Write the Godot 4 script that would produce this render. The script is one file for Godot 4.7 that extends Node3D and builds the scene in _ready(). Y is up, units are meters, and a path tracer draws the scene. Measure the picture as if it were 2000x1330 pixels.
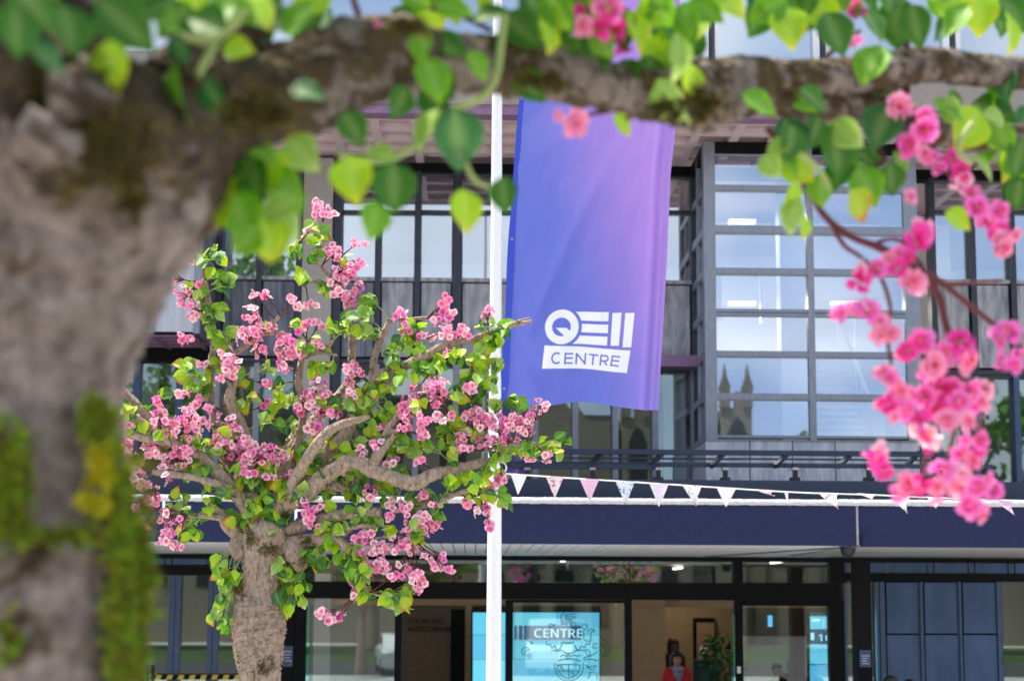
extends Node3D
# A blossom-tree plaza in front of a conference centre: metres, y up, the facade is parallel to x.

const FOCAL := 2778.0          # focal length in photo pixels (50 mm lens)
const MID_U := 1000.0
const MID_V := 883.0           # optical axis, shifted lens
const EYE := Vector3(0, 2.6, 0)
const FACADE := 22.2           # metres from the eye to each plane
const BAY := 20.9
const EAVES := 19.8
const CANOPY := 17.5
const POLE := 14.0
const TREE := 10.4

var view := Basis()
var rng := RandomNumberGenerator.new()
var fine := FastNoiseLite.new()
var taken := {}
var M := {}

# ---------------------------------------------------------------- placing
func at(u: float, v: float, depth: float) -> Vector3:
	var d := view * Vector3((u - MID_U) / FOCAL, (MID_V - v) / FOCAL, -1.0)
	return EYE + d * (depth / -d.z)

func numbered(called: String) -> String:
	var n: int = taken.get(called, 0)
	taken[called] = n + 1
	return called if n == 0 else "%s_%03d" % [called, n]

func thing(called: String, label: String, category: String, where := Vector3.ZERO, group := "") -> Node3D:
	var o := Node3D.new()
	o.name = numbered(called)
	add_child(o)
	o.position = where
	tag(o, label, category, group)
	return o

func tag(o: Node, label: String, category: String, group := "") -> void:
	o.set_meta("label", label)
	o.set_meta("category", category)
	if group:
		o.set_meta("group", group)

func part(parent: Node, called: String, mesh: Mesh, mat: Material, xf := Transform3D()) -> MeshInstance3D:
	var o := MeshInstance3D.new()
	o.name = called
	o.mesh = mesh
	o.material_override = mat
	parent.add_child(o, true)
	o.transform = xf
	return o

func holder(parent: Node, called: String) -> Node3D:
	var o := Node3D.new()
	o.name = called
	parent.add_child(o, true)
	return o

# a box from its two corners
func bx(parent: Node, called: String, mat: Material, x0: float, y0: float, x1: float, y1: float, z_front: float, thick: float) -> MeshInstance3D:
	var m := BoxMesh.new()
	m.size = Vector3(absf(x1 - x0), absf(y1 - y0), thick)
	return part(parent, called, m, mat, Transform3D(Basis(), Vector3((x0 + x1) / 2, (y0 + y1) / 2, z_front - thick / 2)))

# a box whose front face fills the given rectangle of the plane at that depth
func panel(parent: Node, called: String, mat: Material, u0: float, v0: float, u1: float, v1: float, depth: float, thick: float) -> MeshInstance3D:
	var vm := (v0 + v1) / 2.0 if v1 < 1400.0 else 1250.0
	var um := (u0 + u1) / 2.0
	return bx(parent, called, mat, at(u0, vm, depth).x, at(um, v1, depth).y, at(u1, vm, depth).x, at(um, v0, depth).y, -depth, thick)

func bar(parent: Node, called: String, mat: Material, a: Vector3, b: Vector3, w: float, h: float) -> MeshInstance3D:
	var m := BoxMesh.new()
	m.size = Vector3(w, h, a.distance_to(b))
	var f := (b - a).normalized()
	var up := Vector3.UP if absf(f.y) < 0.95 else Vector3.RIGHT
	return part(parent, called, m, mat, Transform3D(Basis.looking_at(f, up), (a + b) / 2))

# ---------------------------------------------------------------- materials
func lin(r: float, g: float, b: float, a := 1.0) -> Color:
	var c := Color(r, g, b).linear_to_srgb()
	c.a = a
	return c

func mat(color: Color, rough := 0.6, metal := 0.0) -> StandardMaterial3D:
	var m := StandardMaterial3D.new()
	m.albedo_color = color
	m.roughness = rough
	m.metallic = metal
	return m

func noise_tex(freq: float, ramp: Array, octaves := 4, size := 256, kind := FastNoiseLite.TYPE_SIMPLEX_SMOOTH, bump := false, sd := 1) -> NoiseTexture2D:
	var n := FastNoiseLite.new()
	n.noise_type = kind
	n.frequency = freq
	n.fractal_octaves = octaves
	n.seed = sd
	var t := NoiseTexture2D.new()
	t.width = size
	t.height = size
	t.seamless = true
	t.noise = n
	if bump:
		t.as_normal_map = true
		t.bump_strength = 6.0
	if ramp.size():
		var g := Gradient.new()
		var offs := PackedFloat32Array()
		var cols := PackedColorArray()
		for i in ramp.size():
			offs.append(float(i) / (ramp.size() - 1))
			cols.append(ramp[i])
		g.offsets = offs
		g.colors = cols
		t.color_ramp = g
	return t

func grained(ramp: Array, freq: float, scale: Vector3, rough := 0.7, metal := 0.0, sd := 1, bump := 0.0) -> StandardMaterial3D:
	var m := mat(Color.WHITE, rough, metal)
	m.albedo_texture = noise_tex(freq, ramp, 5, 256, FastNoiseLite.TYPE_SIMPLEX_SMOOTH, false, sd)
	m.uv1_triplanar = true
	m.uv1_world_triplanar = true
	m.uv1_scale = scale
	if bump > 0.0:
		m.normal_enabled = true
		m.normal_texture = noise_tex(freq * 1.7, [], 4, 256, FastNoiseLite.TYPE_SIMPLEX_SMOOTH, true, sd + 7)
		m.normal_scale = bump
	return m

# coated glazing: a share of the light is mirrored, the rest passes
func glazing(color: Color, share: float, sd: int) -> StandardMaterial3D:
	var m := mat(Color(color.r, color.g, color.b, share), 0.012, 1.0)
	m.transparency = BaseMaterial3D.TRANSPARENCY_ALPHA
	m.albedo_texture = noise_tex(0.02, [Color(0.93, 0.95, 0.97), Color(1, 1, 1)], 2, 64, FastNoiseLite.TYPE_SIMPLEX_SMOOTH, false, sd)
	m.uv1_triplanar = true
	m.uv1_world_triplanar = true
	m.uv1_scale = Vector3(0.2, 0.2, 0.2)
	return m

func leafy(rough: float, through: float) -> StandardMaterial3D:
	var m := mat(Color.WHITE, rough)
	m.vertex_color_use_as_albedo = true
	m.backlight_enabled = true
	m.backlight = Color(through, through, through)
	return m

func make_materials() -> void:
	M.zinc_dark = grained([lin(.045, .055, .078), lin(.10, .112, .15), lin(.19, .20, .235), lin(.08, .088, .12)], 0.02, Vector3(1.1, 0.16, 1.1), 0.5, 0.35, 3, 0.4)
	M.zinc_mid = grained([lin(.12, .132, .165), lin(.24, .25, .28), lin(.38, .38, .40), lin(.17, .18, .215)], 0.02, Vector3(0.9, 0.2, 0.9), 0.5, 0.35, 11, 0.4)
	M.zinc_pale = grained([lin(.34, .36, .43), lin(.44, .45, .51), lin(.54, .54, .58)], 0.02, Vector3(1.0, 0.14, 1.0), 0.5, 0.3, 17, 0.3)
	M.zinc_blue = grained([lin(.030, .062, .140), lin(.040, .080, .170), lin(.055, .100, .20)], 0.015, Vector3(0.7, 0.25, 0.7), 0.38, 0.4, 23)
	M.frame = grained([lin(.022, .028, .044), lin(.036, .043, .064)], 0.05, Vector3(1, 0.3, 1), 0.42, 0.3, 5)
	M.frame_pale = grained([lin(.18, .20, .25), lin(.25, .27, .325)], 0.05, Vector3(1, 0.3, 1), 0.4, 0.35, 6)
	M.frame_blue = grained([lin(.03, .06, .13), lin(.05, .09, .17)], 0.05, Vector3(1, 0.3, 1), 0.4, 0.3, 8)
	M.black = grained([lin(.003, .0034, .005), lin(.006, .0065, .009)], 0.06, Vector3(1, 1, 1), 0.6, 0.0, 9)
	M.black.metallic_specular = 0.25
	M.concrete = grained([lin(.30, .28, .27), lin(.42, .39, .37), lin(.52, .49, .46)], 0.11, Vector3(1.4, 1.4, 1.4), 0.9, 0.0, 31, 0.8)
	M.concrete_rough = grained([lin(.24, .20, .19), lin(.40, .35, .33), lin(.55, .50, .48)], 0.2, Vector3(2.2, 2.2, 2.2), 0.95, 0.0, 37, 1.6)
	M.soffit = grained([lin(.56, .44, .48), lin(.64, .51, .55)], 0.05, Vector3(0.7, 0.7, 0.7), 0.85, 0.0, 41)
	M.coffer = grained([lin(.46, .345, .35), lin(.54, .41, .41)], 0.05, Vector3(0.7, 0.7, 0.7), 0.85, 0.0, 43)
	M.soffit_violet = grained([lin(.19, .11, .20), lin(.25, .15, .27)], 0.05, Vector3(0.7, 0.7, 0.7), 0.7, 0.0, 47)
	M.banner_navy = grained([lin(.021, .026, .070), lin(.027, .033, .082)], 0.04, Vector3(1.5, 0.5, 0.6), 0.75, 0.0, 53)
	M.banner_navy.metallic_specular = 0.2
	M.flashing = grained([lin(.30, .31, .34), lin(.58, .59, .62), lin(.80, .80, .81)], 0.12, Vector3(1, 2, 1), 0.5, 0.1, 59, 0.8)
	M.board = grained([lin(.62, .62, .64), lin(.74, .74, .75)], 0.05, Vector3(2.2, 1, 0.3), 0.6, 0.0, 61)
	M.rail = mat(lin(.026, .040, .075), 0.45, 0.3)
	M.steel_dark = mat(lin(.02, .025, .035), 0.45, 0.4)
	M.chrome = mat(lin(.5, .5, .52), 0.25, 0.9)
	M.glass_upper = glazing(Color(0.90, 0.94, 0.98), 0.36, 2)
	M.glass_bay = glazing(Color(0.86, 0.92, 1.0), 0.33, 3)
	M.glass_low = glazing(Color(0.86, 0.93, 0.93), 0.17, 4)
	M.glass_door = glazing(Color(0.88, 0.96, 0.95), 0.15, 5)
	M.glass_edge = glazing(Color(0.55, 0.82, 0.80), 0.55, 6)
	M.tan_wall = grained([lin(.30, .215, .125), lin(.35, .25, .15)], 0.03, Vector3(0.5, 0.5, 0.5), 0.8, 0.0, 67)
	M.brown_wall = grained([lin(.075, .05, .03), lin(.10, .068, .04)], 0.04, Vector3(0.5, 0.5, 0.5), 0.7, 0.0, 71)
	M.shaded_grey = mat(lin(.15, .15, .155), 0.95)  # the darkness of unlit rooms is put into this grey
	M.pale_wall = mat(lin(.62, .63, .64), 0.85)
	M.ceiling = mat(lin(.42, .42, .41), 0.9)
	M.floor = mat(lin(.16, .15, .14), 0.5)
	M.white_paint = grained([lin(.74, .75, .77), lin(.83, .83, .84)], 0.06, Vector3(1.5, 0.6, 1.5), 0.35, 0.0, 73)
	M.white_metal = mat(lin(.78, .79, .80), 0.35)
	M.letter = mat(lin(.85, .85, .86), 0.5)
	M.curtain = grained([lin(.42, .50, .52), lin(.62, .68, .69)], 0.05, Vector3(7, 0.05, 1), 0.9, 0.0, 79)
	M.bark = grained([lin(.07, .048, .034), lin(.26, .19, .14), lin(.36, .275, .215), lin(.45, .365, .30)], 0.045, Vector3(1.9, 0.9, 1.9), 0.9, 0.0, 83, 1.6)
	M.bark_near = grained([lin(.025, .018, .014), lin(.135, .104, .090), lin(.235, .190, .172), lin(.33, .28, .262)], 0.022, Vector3(3.0, 1.9, 3.0), 0.9, 0.0, 89, 2.4)
	M.bark_near.vertex_color_use_as_albedo = true
	M.twig_red = mat(lin(.10, .014, .022), 0.7)
	M.twig_green = mat(lin(.30, .36, .12), 0.6)
	M.leaf = leafy(0.52, 0.80)
	M.petal = leafy(0.75, 0.62)
	M.petal.metallic_specular = 0.25
	M.moss = leafy(0.95, 0.3)

# ---------------------------------------------------------------- shapes
# smooth tube through points; each entry of pts is a point, radii beside it
func tube_mesh(pts: PackedVector3Array, radii: PackedFloat32Array, sides: int, step: float, lump := 0.0, lump_size := 0.1, wrinkle := 0.0, cap := true) -> ArrayMesh:
	var st := SurfaceTool.new()
	st.begin(Mesh.PRIMITIVE_TRIANGLES)
	add_tube(st, pts, radii, sides, step, lump, lump_size, wrinkle, cap)
	st.index()
	st.generate_normals()
	return st.commit()

func smooth_line(pts: PackedVector3Array, radii: PackedFloat32Array, step: float) -> Array:
	var c := PackedVector3Array()
	var r := PackedFloat32Array()
	var n := pts.size()
	for i in n - 1:
		var p0 := pts[maxi(i - 1, 0)]
		var p3 := pts[mini(i + 2, n - 1)]
		var k := maxi(1, int(ceil(pts[i].distance_to(pts[i + 1]) / step)))
		for j in k:
			var t := float(j) / k
			c.append(pts[i].cubic_interpolate(pts[i + 1], p0, p3, t))
			r.append(lerpf(radii[i], radii[i + 1], smoothstep(0.0, 1.0, t)))
	c.append(pts[n - 1])
	r.append(radii[n - 1])
	return [c, r]

func add_tube(st: SurfaceTool, pts: PackedVector3Array, radii: PackedFloat32Array, sides: int, step: float, lump := 0.0, lump_size := 0.1, wrinkle := 0.0, cap := true) -> void:
	var line := smooth_line(pts, radii, step)
	var c: PackedVector3Array = line[0]
	var r: PackedFloat32Array = line[1]
	var rings := []
	var side := Vector3.ZERO
	for i in c.size():
		var dir := (c[mini(i + 1, c.size() - 1)] - c[maxi(i - 1, 0)]).normalized()
		if i == 0:
			side = dir.cross(Vector3(0.31, 0.2, 0.93)).normalized()
		side = (side - dir * side.dot(dir)).normalized()
		var other := dir.cross(side)
		var ring := PackedVector3Array()
		for s in sides:
			var a := TAU * s / sides
			var nrm := side * cos(a) + other * sin(a)
			var p := c[i] + nrm * r[i]
			if lump > 0.0:
				var q := p / lump_size
				var k := fine.get_noise_3d(q.x, q.y, q.z) + 0.45 * fine.get_noise_3d(q.x * 2.7 + 9, q.y * 2.7, q.z * 2.7)
				var g := fine.get_noise_3d(cos(a) * 2.2 + c[i].z * 3.0, sin(a) * 2.2, i * step * 4.0 + pts[0].x * 5.0)
				p += nrm * r[i] * (lump * k + lump * 0.55 * g)
			if wrinkle > 0.0:
				var w := sin((p.y / lump_size) * 5.0 + 3.0 * fine.get_noise_3d(p.x / lump_size * 0.6, p.y / lump_size * 0.6, p.z / lump_size * 0.6) * 2.0)
				p += nrm * r[i] * wrinkle * w * (0.45 + 0.9 * fine.get_noise_3d(p.x / lump_size * 0.5 + 20.0, p.y / lump_size * 0.35, p.z / lump_size * 0.5))
			ring.append(p)
		rings.append(ring)
	for i in rings.size() - 1:
		var a: PackedVector3Array = rings[i]
		var b: PackedVector3Array = rings[i + 1]
		for s in sides:
			var s2 := (s + 1) % sides
			for p in [a[s], b[s], b[s2], a[s], b[s2], a[s2]]:
				st.add_vertex(p)
	if cap:
		for e in [0, rings.size() - 1]:
			var ring: PackedVector3Array = rings[e]
			for s in sides:
				var s2 := (s + 1) % sides
				for p in ([c[e], ring[s], ring[s2]] if e == 0 else [c[e], ring[s2], ring[s]]):
					st.add_vertex(p)

func lathe(profile: Array, sides := 24) -> ArrayMesh:
	var st := SurfaceTool.new()
	st.begin(Mesh.PRIMITIVE_TRIANGLES)
	for i in profile.size() - 1:
		for s in sides:
			var a := TAU * s / sides
			var b := TAU * (s + 1) / sides
			var p: Vector2 = profile[i]
			var q: Vector2 = profile[i + 1]
			var v := [Vector3(cos(a) * p.x, p.y, sin(a) * p.x), Vector3(cos(b) * p.x, p.y, sin(b) * p.x), Vector3(cos(a) * q.x, q.y, sin(a) * q.x), Vector3(cos(b) * q.x, q.y, sin(b) * q.x)]
			for k in [0, 1, 2, 1, 3, 2]:
				st.add_vertex(v[k])
	st.index()
	st.generate_normals()
	return st.commit()

# flat outline pushed back by a thickness
func prism(outline: PackedVector2Array, thick: float) -> ArrayMesh:
	var st := SurfaceTool.new()
	st.begin(Mesh.PRIMITIVE_TRIANGLES)
	st.set_smooth_group(-1)
	var o := outline
	if Geometry2D.is_polygon_clockwise(o):
		o.reverse()
	var tri := Geometry2D.triangulate_polygon(o)
	for i in range(0, tri.size(), 3):
		for k in [0, 2, 1]:
			var p := o[tri[i + k]]
			st.add_vertex(Vector3(p.x, p.y, 0))
		for k in [0, 1, 2]:
			var p := o[tri[i + k]]
			st.add_vertex(Vector3(p.x, p.y, -thick))
	for i in o.size():
		var p := o[i]
		var q := o[(i + 1) % o.size()]
		for v in [Vector3(p.x, p.y, 0), Vector3(q.x, q.y, -thick), Vector3(p.x, p.y, -thick), Vector3(p.x, p.y, 0), Vector3(q.x, q.y, 0), Vector3(q.x, q.y, -thick)]:
			st.add_vertex(v)
	st.generate_normals()
	return st.commit()

func words(parent: Node, called: String, text: String, cap: float, where: Vector3, m: Material, bold := false, wide := 1.0, deep := 0.01) -> MeshInstance3D:
	var f := SystemFont.new()
	f.font_names = PackedStringArray(["Droid Sans"])
	if bold:
		f.font_weight = 700
	var t := TextMesh.new()
	t.font = f
	t.text = text
	t.font_size = 64
	t.pixel_size = cap / 46.0
	t.depth = deep
	t.horizontal_alignment = HORIZONTAL_ALIGNMENT_LEFT
	t.vertical_alignment = VERTICAL_ALIGNMENT_BOTTOM
	return part(parent, called, t, m, Transform3D(Basis().scaled(Vector3(wide, 1, 1)), where))

# body surface: tapered capsules joined with a smooth minimum, meshed as surface nets
func capsule_field(p: Vector3, bones: Array, soft: float) -> float:
	var d := 1e9
	for b in bones:
		var a: Vector3 = b[0]
		var e: Vector3 = b[1]
		var ab := e - a
		var t := clampf((p - a).dot(ab) / maxf(ab.length_squared(), 1e-9), 0.0, 1.0)
		var q := p - a - ab * t
		if b.size() > 4:
			q *= b[4]
		var k: float = q.length() - lerpf(b[2], b[3], t)
		var h := clampf(0.5 + 0.5 * (d - k) / soft, 0.0, 1.0)
		d = lerpf(d, k, h) - soft * h * (1.0 - h)
	return d

func net(st: SurfaceTool, bones: Array, cell: float, soft: float) -> void:
	var lo := Vector3.INF
	var hi := -Vector3.INF
	for b in bones:
		var r: float = maxf(b[2], b[3]) * 1.6 + cell * 2.0
		for k in 2:
			var p: Vector3 = b[k]
			lo = lo.min(p - Vector3.ONE * r)
			hi = hi.max(p + Vector3.ONE * r)
	var n := Vector3i(((hi - lo) / cell).ceil()) + Vector3i.ONE
	var f := PackedFloat32Array()
	f.resize(n.x * n.y * n.z)
	for z in n.z:
		for y in n.y:
			for x in n.x:
				f[x + n.x * (y + n.y * z)] = capsule_field(lo + Vector3(x, y, z) * cell, bones, soft)
	var where := {}
	for z in n.z - 1:
		for y in n.y - 1:
			for x in n.x - 1:
				var base := x + n.x * (y + n.y * z)
				var inside := 0
				for c in 8:
					if f[base + (c & 1) + n.x * (((c >> 1) & 1) + n.y * (c >> 2))] < 0.0:
						inside += 1
				if inside == 0 or inside == 8:
					continue
				var sum := Vector3.ZERO
				var count := 0
				for e in 12:
					var axis := e / 4
					var i := e % 4
					var c0 := Vector3i.ZERO
					c0[(axis + 1) % 3] = i & 1
					c0[(axis + 2) % 3] = i >> 1
					var c1 := c0
					c1[axis] = 1
					var f0 := f[base + c0.x + n.x * (c0.y + n.y * c0.z)]
					var f1 := f[base + c1.x + n.x * (c1.y + n.y * c1.z)]
					if (f0 < 0.0) != (f1 < 0.0):
						sum += Vector3(c0).lerp(Vector3(c1), f0 / (f0 - f1))
						count += 1
				where[base] = lo + (Vector3(x, y, z) + sum / count) * cell
	var stride := [1, n.x, n.x * n.y]
	for base in where:
		for axis in 3:
			var f0 := f[base]
			var f1 := f[base + stride[axis]]
			if (f0 < 0.0) == (f1 < 0.0):
				continue
			var s1: int = stride[(axis + 1) % 3]
			var s2: int = stride[(axis + 2) % 3]
			if not (where.has(base - s1) and where.has(base - s2) and where.has(base - s1 - s2)):
				continue
			var q := [where[base], where[base - s1], where[base - s1 - s2], where[base - s2]]
			for k in ([0, 2, 1, 0, 3, 2] if f0 < 0.0 else [0, 1, 2, 0, 2, 3]):
				st.add_vertex(q[k])

func net_mesh(bones: Array, cell: float, soft: float) -> ArrayMesh:
	var st := SurfaceTool.new()
	st.begin(Mesh.PRIMITIVE_TRIANGLES)
	net(st, bones, cell, soft)
	st.index()
	st.generate_normals()
	return st.commit()

# ---------------------------------------------------------------- the setting
func make_ground() -> void:
	var g := MeshInstance3D.new()
	g.name = "ground"
	var p := PlaneMesh.new()
	p.size = Vector2(900, 900)
	g.mesh = p
	g.material_override = grained([lin(.36, .35, .33), lin(.44, .425, .40), lin(.50, .485, .46)], 0.05, Vector3(0.35, 0.35, 0.35), 0.85, 0.0, 101, 0.5)
	add_child(g)
	g.set_meta("kind", "structure")
	var r := MeshInstance3D.new()
	r.name = "road"
	var rp := PlaneMesh.new()
	rp.size = Vector2(300, 12)
	r.mesh = rp
	r.material_override = grained([lin(.04, .04, .042), lin(.065, .065, .068)], 0.1, Vector3(0.7, 0.7, 0.7), 0.9, 0.0, 103, 0.8)
	add_child(r)
	r.position = Vector3(0, 0.004, 14)
	r.set_meta("kind", "structure")

func make_lawn() -> void:
	var g := MeshInstance3D.new()
	g.name = "lawn"
	var p := PlaneMesh.new()
	p.size = Vector2(160, 24)
	g.mesh = p
	g.material_override = grained([lin(.02, .05, .008), lin(.045, .10, .015), lin(.075, .12, .02)], 0.1, Vector3(0.6, 0.6, 0.6), 0.95, 0.0, 107, 1.5)
	add_child(g)
	g.position = Vector3(0, 0.012, 32.2)
	g.set_meta("kind", "structure")

# ---------------------------------------------------------------- the building
func make_building() -> void:
	var b := thing("conference_centre", "grey concrete and zinc conference centre with glazed bays behind the trees and flag", "building")
	var X := func(u: float) -> float: return at(u, 620, FACADE).x
	var Y := func(v: float) -> float: return at(1000, v, FACADE).y
	var zf := -FACADE
	var y_soffit: float = at(1000, 322, FACADE).y
	var y_sill: float = at(880, 549, FACADE).y
	var y_panel: float = at(600, 699, FACADE).y
	var y_low_top: float = y_panel - 0.10
	var y_low_bot: float = at(1200, 985, FACADE).y
	var x_west := -17.0
	var x_east := 19.0
	# shell: floors, back wall, so that the rooms are closed
	bx(b, "back_wall", M.shaded_grey, x_west, 0.0, x_east, 14.0, -37.0, 0.3)
	bx(b, "side_wall", M.shaded_grey, x_west - 0.3, 0.0, x_west, 14.0, zf - 0.02, 15.2)
	bx(b, "side_wall", M.shaded_grey, x_east, 0.0, x_east + 0.3, 14.0, zf - 0.02, 15.2)
	bx(b, "floor_slab", M.ceiling, x_west, 3.62, x_east, 3.95, zf - 0.25, 14.4)
	bx(b, "floor_slab", M.shaded_grey, x_west, y_panel - 0.08, x_east, y_panel + 0.22, zf - 0.25, 14.4)
	bx(b, "roof_slab", M.concrete, x_west, 14.0, x_east, 14.4, -EAVES - 0.1, 17.6)
	bx(b, "lobby_floor", M.floor, x_west, 0.01, x_east, 0.06, zf + 0.3, 14.9)
	bx(b, "room_divider", M.shaded_grey, x_west, 3.95, x_east, y_panel - 0.08, -30.0, 0.2)
	bx(b, "room_divider", M.pale_wall, x_west, y_panel + 0.22, x_east, y_soffit, -29.0, 0.2)

	# eaves slab with coffered underside
	var y_fascia_top: float = at(1500, 118, EAVES).y
	bx(b, "eaves_fascia", M.concrete_rough, x_west, y_soffit + 0.14, x_east, y_fascia_top, -EAVES, 0.35)
	bx(b, "eaves_lip", M.soffit_violet, x_west, y_soffit, x_east, y_soffit + 0.14, -EAVES - 0.05, 0.25)
	bx(b, "eaves_slab", M.soffit, x_west, y_soffit + 0.24, x_east, y_fascia_top - 0.05, -EAVES - 0.36, 14.0)
	var under := holder(b, "coffered_soffit")
	var pitch := 0.60
	var rows := 4
	var z0 := -EAVES - 0.30
	var row := (FACADE - EAVES - 0.34) / rows
	var tray := coffer_mesh(pitch - 0.13, row - 0.12, 0.12)
	var count := int((X.call(2080.0) - X.call(220.0)) / pitch)
	for i in count + 1:
		var x: float = X.call(220.0) + i * pitch
		bx(under, "soffit_rib", M.soffit, x - 0.065, y_soffit, x + 0.065, y_soffit + 0.235, z0, FACADE - EAVES - 0.3)
		if i < count:
			for j in rows:
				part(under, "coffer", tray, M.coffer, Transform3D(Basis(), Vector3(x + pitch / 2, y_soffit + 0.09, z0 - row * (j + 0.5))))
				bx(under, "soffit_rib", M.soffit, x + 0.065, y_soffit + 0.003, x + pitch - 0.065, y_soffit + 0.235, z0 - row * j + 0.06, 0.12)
	# window head below the soffit
	bx(b, "window_head", M.black, x_west, y_soffit - 0.16, x_east, y_soffit, zf + 0.05, 0.25)

	# the storey above the eaves
	var up := holder(b, "top_storey")
	var edges := [130.0, 365.0, 610.0, 830.0, 1100.0, 1376.0, 1592.0, 1845.0, 2075.0, 2300.0]
	var zt := EAVES + 0.9
	for i in edges.size():
		var a := at(edges[i], 60, zt)
		bx(up, "mullion", M.white_metal, a.x - 0.05, y_fascia_top - 0.02, a.x + 0.05, y_fascia_top + 2.6, -zt + 0.08, 0.16)
		bx(up, "mullion", M.frame, a.x + 0.075, y_fascia_top - 0.02, a.x + 0.12, y_fascia_top + 2.6, -zt + 0.06, 0.12)
		bx(up, "mullion", M.white_metal, a.x + 0.15, y_fascia_top - 0.02, a.x + 0.22, y_fascia_top + 2.6, -zt + 0.08, 0.16)
		if i + 1 < edges.size():
			var c := at(edges[i + 1], 60, zt)
			bx(up, "pane", M.glass_upper, a.x + 0.22, y_fascia_top + 0.06, c.x - 0.05, y_fascia_top + 2.6, -zt, 0.02)
			bx(up, "window_sill", M.frame, a.x + 0.22, y_fascia_top - 0.01, c.x - 0.05, y_fascia_top + 0.06, -zt + 0.05, 0.1)
	bx(up, "window_head", M.concrete, x_west, y_fascia_top + 2.6, x_east, 14.0, -zt + 0.1, 0.3)
	bx(up, "inner_wall", M.pale_wall, x_west, y_fascia_top, x_east, 14.0, -zt - 2.2, 0.2)

	# upper storey: windows above zinc panels, seven and a half decimetre modules
	var lines := []
	var u := 428.0
	while u < 1360.0:
		lines.append(u)
		u += 77.25
	bays_of_windows(b, lines, X, y_soffit - 0.16, y_sill, y_panel, y_low_top, y_low_bot)
	var right := [1822.0, 1900.0, 1978.0, 2056.0, 2134.0]
	bays_of_windows(b, right, X, y_soffit - 0.16, at(1950, 553, FACADE).y, at(1950, 722, FACADE).y, at(1950, 735, FACADE).y, y_low_bot)
	# concrete pier between the windows
	bx(b, "concrete_pier", M.concrete, X.call(591.0), 3.3, X.call(648.0), y_soffit, zf + 0.22, 0.5)
	bx(b, "pier_edge", M.frame, X.call(650.0), 3.3, X.call(666.0), y_soffit - 0.16, zf + 0.16, 0.25)
	bx(b, "pier_edge", M.frame, X.call(577.0), 3.3, X.call(589.0), y_soffit - 0.16, zf + 0.16, 0.25)
	# violet underside above the lower windows beside the bay
	bx(b, "window_hood", M.soffit_violet, X.call(1128.0), at(1320, 724, FACADE).y, X.call(1356.0), at(1320, 702, FACADE).y, zf + 0.42, 0.34)
	curtain(b, at(1296, 728, FACADE + 0.5), at(1342, 960, FACADE + 0.5), 14)
	curtain(b, at(272, 712, FACADE + 0.5), at(306, 860, FACADE + 0.5), 10)

	make_bay(b, y_soffit)
	make_left_bay(b, y_soffit)
	make_canopy(b)
	make_entrance(b)
	make_lobby(b)
	make_rails(b)

func coffer_mesh(w: float, d: float, h: float) -> ArrayMesh:
	var st := SurfaceTool.new()
	st.begin(Mesh.PRIMITIVE_TRIANGLES)
	st.set_smooth_group(-1)
	var rings := []
	for k in 3:
		var inset: float = [0.0, 0.03, 0.09][k]
		var y: float = [0.0, h * 0.8, h][k]
		var ring := PackedVector3Array()
		for q in 4:
			var cx := (w / 2 - 0.09) * (1 if q in [0, 3] else -1)
			var cz := (d / 2 - 0.09) * (1 if q < 2 else -1)
			for s in 4:
				var a := PI / 2 * q + PI / 2 * s / 3.0
				ring.append(Vector3(cx + cos(a) * (0.09 - inset * 0.8), y, cz + sin(a) * (0.09 - inset * 0.8)))
		rings.append(ring)
	for k in 2:
		for s in 16:
			var a: Vector3 = rings[k][s]
			var b: Vector3 = rings[k][(s + 1) % 16]
			var c: Vector3 = rings[k + 1][s]
			var e: Vector3 = rings[k + 1][(s + 1) % 16]
			for p in [a, b, c, b, e, c]:
				st.add_vertex(p)
	for s in 16:
		for p in [Vector3(0, h, 0), rings[2][s], rings[2][(s + 1) % 16]]:
			st.add_vertex(p)
	st.generate_normals()
	return st.commit()

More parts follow.
